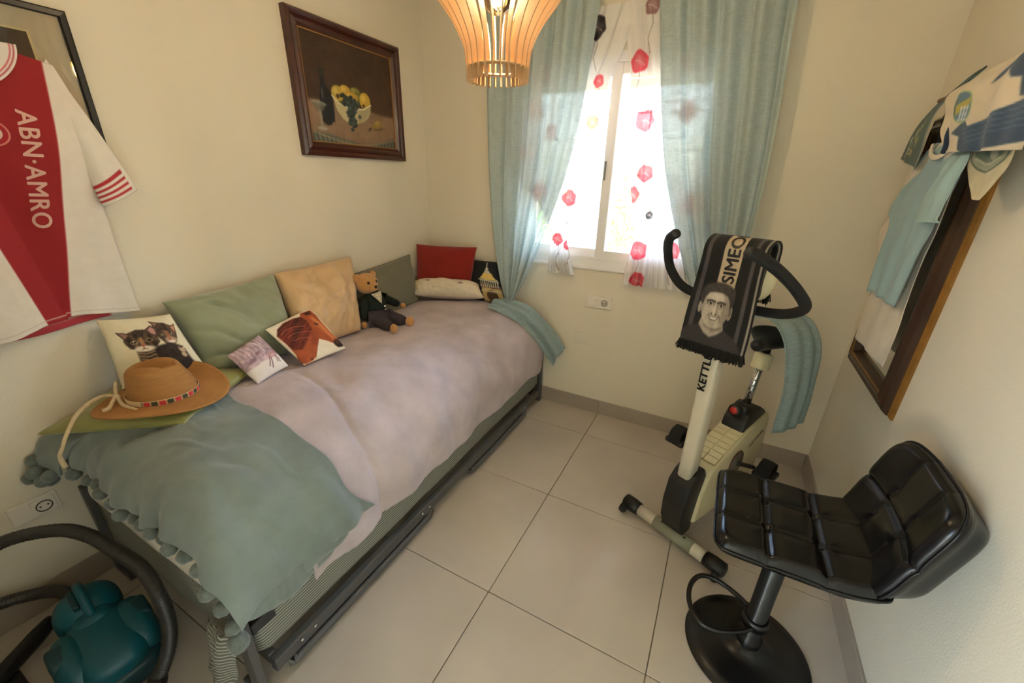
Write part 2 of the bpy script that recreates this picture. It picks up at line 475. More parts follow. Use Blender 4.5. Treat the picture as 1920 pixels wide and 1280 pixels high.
# ---- window: white sliding frame, two sashes with glass, roller shutter slats let down a little
PVC = mat('white_lacquer', S(238, 236, 230), rough=.35, var=.01)
win = empty('window_1', kind='structure')
bm = bmesh.new()
fw = .05
for lo, hi in (((WX0, .0, WZ0), (WX1, .09, WZ0 + fw)), ((WX0, .0, WZ1 - fw), (WX1, .09, WZ1)),
               ((WX0, .0, WZ0 + fw), (WX0 + fw, .09, WZ1 - fw)), ((WX1 - fw, .0, WZ0 + fw), (WX1, .09, WZ1 - fw))):
    bbox(bm, lo, hi, .003, 1)
bbox(bm, (WX0, -.012, WZ0 - .012), (WX1, .01, WZ0 + .004), .002, 1)
bbox(bm, (WX0, .001, WZ0 + fw), (WX1, .006, WZ0 + fw + .012), .001, 1)
bmobj('window_frame', bm, PVC, win)
GL = glass('window_glass')
def sash(x0, x1, y0, y1):
    bm = bmesh.new(); w = .056
    z0, z1 = WZ0 + fw, WZ1 - fw
    for lo, hi in (((x0, y0, z0), (x0 + w, y1, z1)), ((x1 - w, y0, z0), (x1, y1, z1)),
                   ((x0 + w, y0, z0), (x1 - w, y1, z0 + w)), ((x0 + w, y0, z1 - w), (x1 - w, y1, z1))):
        bbox(bm, lo, hi, .004, 1)
    s = bmobj('sash', bm, PVC, win)
    box('pane', (x0 + w, (y0 + y1) / 2 - .002, z0 + w), (x1 - w, (y0 + y1) / 2 + .002, z1 - w), GL, s)
    return s
sash(WX0 + fw - .02, 1.315, .048, .084)
s2 = sash(1.253, WX1 - fw + .02, .006, .042)
box('latch', (1.262, -.004, 1.50), (1.272, .006, 1.60), mat('latch_grey', S(120, 120, 118), rough=.4), s2, bev=.002)
SHUT = mat('shutter_slat', S(214, 205, 180), rough=.5)
sh = empty('shutter_holder'); sh.name = 'roller_shutter'; sh.parent = win
for k in range(4):
    box('slat', (WX0 + .01, .125, WZ1 - .15 + k * .046), (WX1 - .01, .137, WZ1 - .15 + k * .046 + .044), SHUT, sh, bev=.004)

# ================================================================== outside the window
struct('terrace', box('terrace', (-7, .22, -.3), (10, 12, -.12), mat('terrace_stone', S(214, 205, 190), rough=.8, var=.05)))
bm = bmesh.new()
bbox(bm, (-7, 5.2, -.12), (10, 5.4, .55)); bbox(bm, (-7, 5.15, .55), (10, 5.45, .62))
struct('garden_wall', bmobj('garden_wall', bm, mat('white_render', S(232, 228, 218), rough=.9)))
gr = empty('window_grille', 'white wrought iron security grille outside the bright window', 'grille')
GRM = mat('grille_white', S(225, 220, 212), rough=.5)
for z in (1.10, 1.36, 1.53, 1.67, 1.73, 1.86, 1.91):
    box('horizontal_bar', (WX0 + .01, .20, z - .004), (WX1 - .01, .209, z + .004), GRM, gr)
for x in np.arange(WX0 + .10, WX1, .30):
    box('upright_bar', (x - .005, .206, WZ0 + .01), (x + .005, .216, WZ1), GRM, gr)
fr = empty('balustrade', 'white painted balustrade on the sunlit garden wall', 'balustrade')
FM = mat('railing_white', S(238, 235, 228), rough=.6)
box('top_rail', (-5, 5.24, 1.15), (7, 5.36, 1.24), FM, fr, bev=.01)
for k in range(36):
    x = -4.9 + k * .33
    lathe('baluster', [(.03, .62), (.055, .68), (.035, .78), (.06, .92), (.03, 1.08), (.05, 1.15)], FM, fr, seg=10, c=(x, 5.3, 0))
hs = empty('neighbour_house', 'sunlit terracotta and cream house seen through the right curtain', 'building')
box('house_wall', (2.2, 9, -.12), (8, 11.5, 2.6), mat('house_cream', S(228, 205, 160), rough=.9), hs)
box('house_band', (2.2, 8.9, 1.0), (8, 9, 1.5), mat('house_terracotta', S(205, 130, 80), rough=.9), hs)
bm = bmesh.new(); bbox(bm, (2.0, 8.7, 2.6), (8.2, 11.7, 2.75), .03)
bmobj('house_roof', bm, mat('roof_terracotta', S(196, 120, 80), rough=.9), hs)
box('house_window', (3.2, 8.95, 1.6), (4.0, 9.02, 2.3), mat('dark_glass', S(70, 80, 90), rough=.1), hs)
LEAF = mat('leaf_green', S(140, 170, 40), rough=.6, var=.35, vscale=6)
BARK = mat('bark_brown', S(120, 95, 65), rough=.9, var=.2)
def shrub(name, c, h, r, n, label, seed, cat='shrub', leaf=LEAF, stem=True):
    rs = np.random.RandomState(seed); t = empty(name, label, cat, loc=c)
    V = []; F = []
    for k in range(n):
        d = rs.normal(size=3); d /= np.linalg.norm(d); q = np.array([0, 0, h * .62]) + d * r * rs.uniform(.35, 1) ** .6 * np.array([1, 1, h * .4 / r])
        a = rs.normal(size=3); a /= np.linalg.norm(a); b = np.cross(a, rs.normal(size=3)); b /= np.linalg.norm(b)
        s = rs.uniform(.03, .07); i = len(V)
        V += [q - a * s, q + b * s * .4, q + a * s, q - b * s * .4]; F += [(i, i + 1, i + 2, i + 3)]
    fo = pyobj('foliage', V, F, leaf, t); fo['kind'] = 'stuff'
    if stem:
        for k in range(4):
            e = rs.uniform(-1, 1, 2) * r * .5
            tube('stem', [(e[0] * .2, e[1] * .2, 0), (e[0] * .6, e[1] * .6, h * .35), (e[0], e[1], h * .7)], [.03, .02, .012], BARK, t, seg=6, n=6)
    return t
shrub('garden_shrub', (-1.0, 4.6, -.12), 2.1, .55, 700, 'tall yellow green garden shrub left of the window centre', 1)
shrub('garden_shrub', (.35, 4.8, -.12), 1.7, .35, 420, 'small sunlit shrub seen just right of the window stile', 2)
shrub('garden_shrub', (2.2, 4.7, -.12), 1.9, .6, 600, 'broad garden shrub behind the right curtain', 3)
pt = empty('terrace_planter', 'pale stone planter with a spiky plant on the terrace', 'planter', loc=(.55, 3.3, -.12))
lathe('pot', [(.16, 0), (.2, .05), (.16, .12), (.24, .5), (.28, .55), (.25, .56), (.2, .5)], mat('pale_stone', S(225, 215, 190), rough=.9), pt, seg=20)
rs = np.random.RandomState(5)
for k in range(16):
    a = k * 2.4; e = rs.uniform(.15, .38); hgt = rs.uniform(.3, .6)
    P = tube_pts([(0, 0, .5), (math.cos(a) * e * .5, math.sin(a) * e * .5, .5 + hgt * .75), (math.cos(a) * e, math.sin(a) * e, .5 + hgt)], [.022, .02, .003], 6, 7, flat=.3)
    gridobj('leaf', P, LEAF, pt, cu=True)

# ================================================================== curtains
def curtain_P(rows, nu, nv, npl, ph=0.0, seed=0, skew=.0):
    """rows: (z, xL, xR, y, pleat amplitude)"""
    R = crv(rows, nv); u = np.linspace(0, 1, nu)
    P = np.zeros((nv, nu, 3))
    for j in range(nv):
        z, xl, xr, y, am = R[j]
        w = u + .018 * np.sin(2 * np.pi * npl * u + ph + 1.5)
        x = xl + (xr - xl) * w
        pl = np.sin(2 * np.pi * npl * u + ph + .9 * np.sin(5 * u + seed) + skew * z) + .35 * np.sin(2 * np.pi * npl * 2.3 * u + seed + 2 * z) + .25 * np.sin(2 * np.pi * npl * .45 * u + seed * 2.1)
        P[j, :, 0] = x; P[j, :, 1] = y + am * pl; P[j, :, 2] = z
    return P
BLUE = cloth_mat('linen_aqua', S(196, 211, 209), .06, .25, wvar=.9)
SHEER = cloth_mat('printed_sheer', (1, 1, 1), .13, .20, attr=True, wvar=.25)

lc = empty('curtain', 'aqua blue linen curtain left of the window, gathered low over the bed', 'curtain')
rowsL = [(2.50, .52, 1.185, -.10, .022), (2.31, .525, 1.175, -.10, .022), (2.14, .53, 1.158, -.10, .021), (1.956, .532, 1.139, -.10, .020),
         (1.707, .538, 1.102, -.10, .020), (1.46, .553, 1.042, -.10, .020), (1.183, .592, .955, -.11, .021), (.907, .662, .855, -.125, .020), (.80, .705, .805, -.135, .016), (.735, .735, .765, -.14, .010)]
PL = curtain_P(rowsL, 150, 90, 5.0, .4, 1.0)
gridobj('drape', PL, BLUE, lc)
tube('tieback', [(.728, -.14, .735), (.75, -.162, .728), (.775, -.14, .735), (.75, -.118, .742), (.728, -.14, .735)], .010, BLUE, lc, n=20, seg=8)
OPQ = cloth_mat('linen_aqua_folded', S(182, 202, 202), .04, .35)
def tail(rows, nu, nv, amp, nf, seed, name, m, parent, nd=(0, -1, .4)):
    L = crv([r[0] for r in rows], nv); R = crv([r[1] for r in rows], nv)
    u = np.linspace(0, 1, nu)[None, :, None]; v = np.linspace(0, 1, nv)[:, None]
    P = L[:, None] * (1 - u) + R[:, None] * u
    nd = np.array(nd, float); nd /= np.linalg.norm(nd)
    uu = u[..., 0]
    d = amp * (np.sin(np.pi * uu) * 1.6 + .6 * np.sin(2 * np.pi * nf * uu + seed + 2 * v) + .8 * fbm(uu * 4, v * 6, int(seed * 7), 2))
    P = P + nd * d[..., None]
    return gridobj(name, P, m, parent, thick=.003)
tail([((.725, -.215, .715), (.775, -.135, .735)), ((.65, -.255, .715), (.70, -.165, .762)), ((.71, -.245, .69), (.785, -.13, .752)), ((.84, -.20, .625), (.905, -.10, .705)),
      ((.955, -.145, .50), (1.015, -.075, .605)), ((1.005, -.10, .405), (1.085, -.055, .52)), ((1.065, -.075, .315), (1.135, -.05, .45))], 40, 60, .020, 1.7, 1.3, 'curtain_tail', OPQ, lc, nd=(.1, -1, .8))

rc = empty('curtain', 'aqua blue linen curtain right of the window, its end thrown over the bike saddle', 'curtain')
rowsR = [(2.50, 1.43, 2.03, -.10, .022), (2.27, 1.467, 2.03, -.10, .022), (2.063, 1.502, 2.038, -.10, .021), (1.841, 1.541, 2.055, -.10, .020), (1.603, 1.592, 2.064, -.10, .020),
         (1.402, 1.655, 2.064, -.105, .020), (1.245, 1.712, 2.058, -.11, .020), (1.03, 1.80, 2.06, -.12, .020), (.90, 1.87, 2.10, -.14, .02)]
PR = curtain_P(rowsR, 150, 90, 4.2, 2.0, 4.0)
gridobj('drape', PR, BLUE, rc)
PT = tail([((1.86, -.14, .95), (2.10, -.12, .95)), ((2.00, -.20, .86), (2.22, -.18, .92)), ((2.10, -.36, .93), (2.26, -.28, .97)), ((2.18, -.50, .972), (2.345, -.36, .962)),
           ((2.245, -.57, .90), (2.395, -.41, .86)), ((2.285, -.595, .71), (2.41, -.43, .69)), ((2.290, -.595, .500), (2.415, -.43, .505))], 30, 50, .010, 2.6, 2.2, 'curtain_tail', OPQ, rc, nd=(.7, -.7, .3))

FLOW = [(1.40, 2.05, .045, 0), (1.465, 1.79, .05, 0), (1.50, 1.54, .042, 0), (1.446, 1.43, .042, 0), (1.52, 1.135, .05, 0), (1.535, .965, .045, 0), (1.555, 1.33, .022, 1),
        (1.187, 1.79, .035, 2), (1.085, 1.40, .045, 0), (1.165, 2.215, .05, 1), (1.876, 2.15, .05, 0), (1.895, 1.547, .045, 0), (.879, 2.03, .05, 0), (1.63, 2.03, .04, 0),
        (1.66, 1.82, .045, 0), (.806, 1.645, .04, 0), (.89, 1.43, .05, 0), (1.03, 1.16, .035, 0), (1.10, 1.13, .03, 0), (.85, 1.85, .04, 0), (1.70, 1.15, .045, 0), (1.75, 1.40, .05, 0),
        (1.43, 2.27, .035, 3), (1.20, 1.98, .03, 0), (.95, 1.75, .035, 0), (1.22, 1.60, .028, 0)]
def sheer_paint(P, seed):
    X, Z = P[..., 0], P[..., 2]
    p = Paint(X, Z, (244, 240, 234)); al = np.ones(X.shape)
    rs = np.random.RandomState(seed)
    for (fx, fz, r, k) in FLOW:
        st = [(fx, fz - r * .3), (fx + .012, fz - .07), (fx - .004, fz - .13), (fx + .015, fz - .19)]
        p.line(st, .0022, (150, 130, 120), .7)
        d = np.hypot(X - fx, (Z - fz) * .9); an = np.arctan2(Z - fz, X - fx)
        rad = r * (.95 + .05 * np.sin(an * 5 + fx * 40) + .10 * (fbm(an * 1.5 + 9, fx * 30 + 0 * an, 3, 2)))
        mk = 1 - ss(-.004, .003, d - rad)
        c = [(228, 84, 98), (58, 52, 54), (236, 140, 70), (150, 110, 110)][k]
        sh_ = .75 + .25 * ss(.2, .9, d / r) + .12 * fbm(X * 120, Z * 120, 5, 2)
        p.put(mk * np.clip(sh_, 0, 1), c, .95); al = np.minimum(al, 1 - .88 * mk)
        p.line([(fx - r * .5, fz + r * .1), (fx + r * .1, fz), (fx + r * .55, fz - r * .35)], .002, (248, 205, 205), .6)
    hem = np.clip(1 - ss(.0, .012, np.abs(Z - Z.min()) - .03), 0, 1)
    al = al * (1 - .25 * hem)
    hd = ss(2.20, 2.21, Z); al = al * (1 - .35 * hd)
    return SA(p.c), al
sl = [(2.30, .70, 1.36, -.045, .010), (2.12, .70, 1.30, -.045, .010), (1.98, .70, 1.245, -.045, .011), (1.71, .73, 1.188, -.045, .012), (1.49, .80, 1.148, -.045, .012),
      (1.22, .98, 1.085, -.050, .010), (1.15, .985, 1.09, -.05, .010), (1.06, .975, 1.112, -.045, .012), (.95, .965, 1.148, -.043, .016)]
P = curtain_P(sl, 260, 320, 7.0, .3, 2.0); c, a = sheer_paint(P, 1)
o1 = tag(gridobj('sheer_curtain', P, SHEER, rgb=c, alpha=a), 'white sheer with red flowers tied back left of the window stile', 'sheer curtain')
sr = [(2.30, 1.28, 1.95, -.045, .010), (2.12, 1.33, 1.95, -.045, .010), (1.95, 1.368, 1.95, -.045, .011), (1.70, 1.385, 1.92, -.045, .012), (1.50, 1.422, 1.86, -.045, .012),
      (1.24, 1.483, 1.78, -.050, .012), (1.15, 1.48, 1.78, -.05, .012), (1.07, 1.464, 1.80, -.046, .013), (.935, 1.447, 1.84, -.043, .016)]
P = curtain_P(sr, 260, 320, 7.5, 1.7, 5.0); c, a = sheer_paint(P, 2)
o2 = tag(gridobj('sheer_curtain', P, SHEER, rgb=c, alpha=a), 'white sheer with red flowers tied back right of the window stile', 'sheer curtain')
ROD = mat('rod_white', S(230, 225, 215), rough=.4)
rd = empty('net_rod', 'thin white rod carrying the flowered sheers over the window', 'curtain rod')
tube('rod', [(.66, -.03, 2.285), (1.99, -.03, 2.285)], .005, ROD, rd)
for x in (.68, 1.97): box('bracket', (x - .008, -.036, 2.275), (x + .008, 0, 2.295), ROD, rd)
rd2 = empty('curtain_rod', 'long white rod carrying the aqua linen curtains', 'curtain rod')
tube('rod', [(.45, -.10, 2.50), (2.12, -.10, 2.50)], .011, ROD, rd2)
for x in (.47, 2.10): box('bracket', (x - .01, -.11, 2.49), (x + .01, 0, 2.51), ROD, rd2)
for x in (.44, 2.13): ellip('finial', (x, -.10, 2.50), (.02, .02, .02), ROD, rd2, 12, 8)
# ================================================================== bed
STEEL = mat('grey_painted_steel', S(92, 92, 92), rough=.45, metal=.3, var=.04)
DARKS = mat('dark_steel', S(52, 52, 54), rough=.45, metal=.2)
CHR = mat('chrome', S(205, 205, 205), rough=.12, metal=1.0, var=.02)
bed = empty('folding_bed_frame', 'low grey steel folding bed frame under the striped mattress', 'bed frame')
YE = -2.10
box('side_rail', (.945, -2.07, .055), (.975, -.08, .105), STEEL, bed, bev=.004)
box('side_rail', (.03, -2.07, .055), (.06, -.08, .105), STEEL, bed, bev=.004)
box('end_rail', (.06, -.10, .055), (.945, -.075, .10), STEEL, bed, bev=.004)
box('end_rail', (.06, -2.07, .07), (.945, -2.045, .11), STEEL, bed, bev=.004)
for i, (x0, x1) in enumerate(((.935, .985), (.025, .06))):
    box('leg', (x0, -2.128, 0.0), (x1, -2.105, .42), STEEL, bed, bev=.003)
    box('foot_bar', (x0 - .06 if i == 0 else x0, -2.128 - .0, .0), (x0 - .002 if i == 0 else x0 + .12, -2.09, .028), STEEL, bed, bev=.004)
for x0, x1 in ((.945, .975), (.03, .06)):
    box('leg', (x0, -.06, 0), (x1, -.03, .42), STEEL, bed, bev=.005)
box('corner_bracket', (.93, -2.10, .27), (.975, -2.03, .31), DARKS, bed, bev=.003)
for a, b in ((-.30, -.98), (-1.30, -2.02)):
    tube('folding_leg', [(.968, a, .048), (.974, a - .03, .038), (.976, a - .08, .034), (.976, b + .06, .034), (.972, b, .046)], .0145, STEEL, bed, n=24, seg=10)
    for y in (a - .02, a - .07):
        lathe('bolt', [(.0, .0), (.006, .0), (.006, .003), (.003, .005), (0, .005)], CHR, bed, seg=10, c=(.975, y, .085), axis='x')
for y in (-1.93, -1.98):
    lathe('bolt', [(.0, .0), (.006, .0), (.006, .003), (.003, .005), (0, .005)], CHR, bed, seg=10, c=(.975, y, .085), axis='x')

# striped mattress: stripes run lengthwise and turn down over the foot end
def stripe_mat():
    m = bpy.data.materials.new('striped_ticking'); m.use_nodes = True
    nt = m.node_tree; N = nt.nodes; L = nt.links; b = N['Principled BSDF']; b.inputs['Roughness'].default_value = .85
    uv = N.new('ShaderNodeUVMap'); uv.uv_map = 'stripe'
    sp = N.new('ShaderNodeSeparateXYZ'); L.new(uv.outputs[0], sp.inputs[0])
    mu = N.new('ShaderNodeMath'); mu.operation = 'MULTIPLY'; mu.inputs[1].default_value = 2 * math.pi / .0125
    L.new(sp.outputs[0], mu.inputs[0])
    sn = N.new('ShaderNodeMath'); sn.operation = 'SINE'; L.new(mu.outputs[0], sn.inputs[0])
    mr = N.new('ShaderNodeMapRange'); mr.inputs[1].default_value = .15; mr.inputs[2].default_value = .65
    L.new(sn.outputs[0], mr.inputs[0])
    mx = N.new('ShaderNodeMix'); mx.data_type = 'RGBA'
    mx.inputs[6].default_value = (*S(104, 106, 96), 1); mx.inputs[7].default_value = (*S(176, 176, 164), 1)
    L.new(mr.outputs[0], mx.inputs[0]); L.new(mx.outputs[2], b.inputs['Base Color'])
    return m
STRIPE = stripe_mat()
def rounded_ring(x0, x1, y0, y1, r, z, n=10):
    pts = []
    for cx, cy, a0 in ((x1 - r, y1 - r, 0), (x0 + r, y1 - r, 90), (x0 + r, y0 + r, 180), (x1 - r, y0 + r, 270)):
        for k in range(n):
            a = math.radians(a0 + 90 * k / (n - 1)); pts.append((cx + r * math.cos(a), cy + r * math.sin(a), z))
    out = [pts[0]]
    P = pts + [pts[0]]
    for a, b in zip(P[:-1], P[1:]):
        d = math.dist(a, b); k = max(1, int(d / .03))
        for i in range(1, k + 1): out.append(tuple(a[q] + (b[q] - a[q]) * i / k for q in range(3)))
    return np.array(out[:-1])
def soft_box(name, x0, x1, y0, y1, zs, m, parent=None, bulge=.012, seed=0, r=.045):
    rings = []
    z = np.linspace(zs[0], zs[1], 16)
    for k, zz in enumerate(z):
        t = (zz - zs[0]) / (zs[1] - zs[0]); ins = .03 * (max(0, .12 - t) / .12) ** 2 + .03 * (max(0, t - .88) / .12) ** 2
        rg = rounded_ring(x0, x1, y0, y1, r, zz)
        c = np.array([(x0 + x1) / 2, (y0 + y1) / 2, 0]); d = rg - c; d[:, 2] = 0; d /= np.linalg.norm(d, axis=1)[:, None]
        nx = np.where(np.abs(rg[:, 0] - c[0]) > (x1 - x0) / 2 - r * .7, np.sign(rg[:, 0] - c[0]), 0); ny = np.where(np.abs(rg[:, 1] - c[1]) > (y1 - y0) / 2 - r * .7, np.sign(rg[:, 1] - c[1]), 0)
        w = bulge * math.sin(math.pi * t) + .007 * fbm(rg[:, 0] * 5 + rg[:, 1] * 5, zz * 9 + 0 * rg[:, 0], seed, 2) - ins
        rg = rg.copy(); rg[:, 0] += nx * w; rg[:, 1] += ny * w
        rings.append(rg)
    P = np.array(rings)
    o = gridobj(name, P, m, parent, cu=True, caps=True)
    uvl = o.data.uv_layers.new(name='stripe')
    co = np.zeros(len(o.data.vertices) * 3); o.data.vertices.foreach_get('co', co); co = co.reshape(-1, 3)
    for p in o.data.polygons:
        end = abs(p.normal.y) > .75 and abs(p.normal.z) < .8
        for li in p.loop_indices:
            v = co[o.data.loops[li].vertex_index]
            uvl.data[li].uv = ((v[0] if (end or abs(p.normal.z) > .8) else v[2] + 0.0), v[1])
    return o
mt = tag(soft_box('striped_mattress', .03, .945, -2.093, -.065, (.105, .44), STRIPE, seed=3), 'thick mattress in grey green and white striped ticking on the bed frame', 'mattress')
fl = tail([((.80, -2.125, .26), (.93, -2.125, .28)), ((.82, -2.15, .20), (.925, -2.14, .2)), ((.83, -2.165, .12), (.91, -2.15, .10)), ((.82, -2.17, .035), (.90, -2.155, .07))], 14, 16, .012, 1.6, .7, 'hanging_flap', STRIPE, mt, nd=(0, -1, 0))
uvl = fl.data.uv_layers.new(name='stripe')
for l in fl.data.loops:
    v = fl.data.vertices[l.vertex_index].co; uvl.data[l.index].uv = (v.z + v.x * .4, v.y)
SHEET = mat('white_cotton', S(226, 222, 210), rough=.9, var=.03, bump=.1)
tag(soft_box('fitted_sheet', .026, .948, -2.103, -.058, (.335, .45), SHEET, seed=8), 'white fitted sheet showing as a strip at the foot of the mattress', 'sheet')

# blanket profile across the bed (x, z)
PROF = crv([(.012, .655), (.10, .668), (.25, .685), (.42, .695), (.56, .695), (.68, .683), (.78, .655), (.86, .605), (.92, .54), (.958, .465), (.975, .39), (.980, .275)], 240)
_d = np.r_[0, np.cumsum(np.hypot(*np.diff(PROF, axis=0).T))]; PS = _d / _d[-1]
def prof(s):
    return np.interp(s, PS, PROF[:, 0]), np.interp(s, PS, PROF[:, 1])
_tn = np.gradient(PROF, axis=0); _tn /= np.linalg.norm(_tn, axis=1)[:, None]
def pnorm(s):
    tx = np.interp(s, PS, _tn[:, 0]); tz = np.interp(s, PS, _tn[:, 1]); return -tz, tx
def bed_d(x, y):                                            # soft unevenness of the duvet under everything
    return .026 * fbm(x * 4.5, y * 3.2, 11, 2) + .010 * fbm(x * 11, y * 9, 12, 3)
LIL = mat('lilac_grey_fleece', S(194, 179, 180), rough=.95, var=.13, vscale=8, sheen=.15, bump=.35, bscale=160, detail=9)
ns, nt_ = 130, 200
s = np.linspace(0, 1, ns)[None, :]; y = np.linspace(-.035, -1.90, nt_)[:, None]
S_, Y_ = np.broadcast_arrays(s, y)
ext = .03 * fbm(Y_ * 3.0, 0 * Y_, 21, 2) + .012 * np.sin(Y_ * 6)
S2 = S_ * (1 + ext * S_ ** 4 * .35)
x, z = prof(np.clip(S2, 0, 1)); z = z - np.maximum(S2 - 1, 0) * .7
nx, nz = pnorm(np.clip(S2, 0, 1))
d = bed_d(x, Y_)
# a few creases and button dimples
for (cx, cy, dp, rr) in ((.62, -1.45, .02, .09), (.84, -1.40, .018, .07), (.45, -.95, .012, .09), (.80, -.75, .012, .1)):
    d = d - dp * np.exp(-(((x - cx) ** 2 + (Y_ - cy) ** 2) / rr ** 2))
d = d - .012 * np.exp(-((Y_ + 1.50 + .15 * (x - .5) + .03 * np.sin(x * 9)) / .018) ** 2) * ss(.35, .5, x)
d = d + .006 * np.sin((Y_ * .8 + x * 1.4) * 26 + 3 * fbm(x * 4, Y_ * 4, 5, 2)) * ss(.45, .9, S_) * ss(.0, .6, fbm(x * 3 + 3, Y_ * 2.2, 6, 2) + .4)
hang = ss(.82, 1, S_)
d = d + hang * .010 * np.sin(Y_ * 17 + 2 * np.sin(Y_ * 4))
yy = Y_ + .05 * ss(.8, 1, S_) * (Y_ < -1.8) * (Y_ + 1.8) * 0
# the far corner is pulled in against the wall
P = np.stack([x + nx * d, yy, z + nz * d], -1)
P[..., 1] = np.minimum(P[..., 1], -.03)
tag(gridobj('blanket', P, LIL, thick=.010, off=-1), 'lilac grey fleece blanket spread over the whole bed', 'blanket')

# sage throw over the foot end
SAGE = mat('sage_velvet', S(124, 135, 130), rough=.9, var=.18, vscale=6, sheen=.30, bump=.2, bscale=260, detail=5)
EP = crv([(0, 0), (.2, 0.0), (.30, -.004), (.37, -.022), (.42, -.055), (.45, -.095), (.462, -.128), (.466, -.155)], 160)   # (distance towards the foot, drop)
_e = np.r_[0, np.cumsum(np.hypot(*np.diff(EP, axis=0).T))]; ES = _e / _e[-1]
def throw_P(ns, nt, off, s0, s1, t0=0.0, t1=1.0, seed=0, lap=None):
    t = np.linspace(t0, t1, nt)[:, None]; e1 = s1 if lap is None else s1 - lap * (1 - np.sin(np.pi * np.clip((t - t0) / (t1 - t0), 0, 1)) ** .5)
    s = s0 + (e1 - s0) * np.linspace(0, 1, ns)[None, :]
    s, t = np.broadcast_arrays(s, t)
    x, z = prof(s); nx, nz = pnorm(s)
    far = -1.745 + .015 * np.sin(x * 8) + .15 * ss(.80, 1.0, s) - .10 * ss(.35, .05, x)
    end = -2.10 - .008 * np.sin(x * 19)
    dist = np.interp(t, ES, EP[:, 0]); drop = -np.interp(t, ES, EP[:, 1])
    drop = drop * (1 - .25 * ss(.35, .0, x))
    f = dist / EP[-1, 0]
    y = far + (-2.116 - far) * np.where(f < .9, f, .9 + (f - .9) * 1.0)
    a = .695 - z
    tot = np.sqrt(np.maximum(a, 0) ** 2 + drop ** 2)
    zz = .695 - np.where(drop > 0, tot, a)
    zz = np.minimum(zz, z)
    d = bed_d(x, y) * (1 - ss(.0, .1, drop)) + off
    k = fbm(x * 5 + seed, y * 5, 31 + seed, 3)
    k2 = fbm(x * 7 + 3 + seed, y * 9, 41, 2); d = d + .010 * (1 - np.abs(np.sin((x * .9 - y * 1.1) * 16 + 5 * k2))) ** 3 * ss(-.25, .35, fbm(x * 3.5 + 7, y * 3.5, 43, 2))
    d = d + .026 * np.maximum(k, -.35) + .010 * np.sin((x * 1.2 - y) * 30 + 4 * k) * ss(.15, .5, fbm(x * 3, y * 3 + 2, 33, 2) + .35)
    P = np.stack([x + nx * d, y + 0 * d, zz + nz * d], -1)
    P[..., 1] -= ss(.03, .2, drop) * (.012 * np.sin(x * 34 + 2 * np.sin(x * 9)) + .006 * np.sin(x * 71) + off * .8)
    P[..., 0] += ss(.1, .25, drop) * ss(.86, 1, s) * .015
    return P
PTH = throw_P(110, 110, .020, .012, .905)
thr = tag(gridobj('throw_blanket', PTH, SAGE, thick=.012, off=-1), 'sage green velvet throw with pompoms folded over the foot of the bed', 'throw')
gridobj('under_fold', throw_P(30, 70, .008, .72, .945, .06, .97, seed=3, lap=.035), SAGE, thr, thick=.008, off=-1)
gridobj('under_fold', throw_P(26, 60, .000, .74, .972, .14, .93, seed=5, lap=.07), SAGE, thr, thick=.006, off=-1)
POM = mat('sage_pompom', S(108, 118, 112), rough=.95, var=.2, vscale=60, sheen=.3, bump=.6, bscale=300)
edge = PTH[-1]
seg = np.r_[0, np.cumsum(np.linalg.norm(np.diff(edge, axis=0), axis=1))]
tot = seg[-1]; q = .06; k = 0
rs = np.random.RandomState(3)
while q < tot - .005:
    c = np.array([np.interp(q, seg, edge[:, i]) for i in range(3)]) + np.array([0, -.008, -.018]) + rs.uniform(-.006, .006, 3)
    ellip('pompom', c, (.022, .021, .020), POM, thr, 16, 11, noise_=.06, seed=k); k += 1
    q += .062
gridobj('loose_corner', np.array([[np.array(l) * (1 - u_) + np.array(r_) * u_ + np.array((0, 0, .008 * math.sin(9 * u_ + k_))) for u_ in np.linspace(0, 1, 14)] for k_, (l, r_) in enumerate(zip(crv([(.012, -2.00, .675), (.012, -2.09, .665), (.012, -2.15, .635), (.015, -2.185, .590), (.02, -2.19, .565)], 16), crv([(.20, -2.02, .69), (.19, -2.09, .67), (.165, -2.135, .63), (.14, -2.16, .575), (.125, -2.165, .545)], 16)))]), SAGE, thr, thick=.008)
for c in ((.02, -2.19, .575), (.055, -2.205, .55), (.03, -2.215, .525), (.075, -2.20, .52), (.10, -2.185, .54), (.06, -2.18, .505)):
    ellip('pompom', c, (.023, .022, .021), POM, thr, 16, 11, noise_=.06, seed=k); k += 1
ellip('pompom', edge[-1] + np.array([0, -.012, -.03]), (.028, .026, .03), POM, thr, 16, 11, noise_=.05, seed=99)

# ================================================================== cushions
VELV = mat('print_cotton', attr=True, rough=.85, var=.04, vscale=40, bump=.15, bscale=300)
def fabric(name, col, rough=.8, sheen=.2, var=.06, bump=.15, bscale=300, spec=.3): return mat(name, S(*col), rough=rough, var=var, vscale=8, sheen=sheen, bump=bump, bscale=bscale, spec=spec)

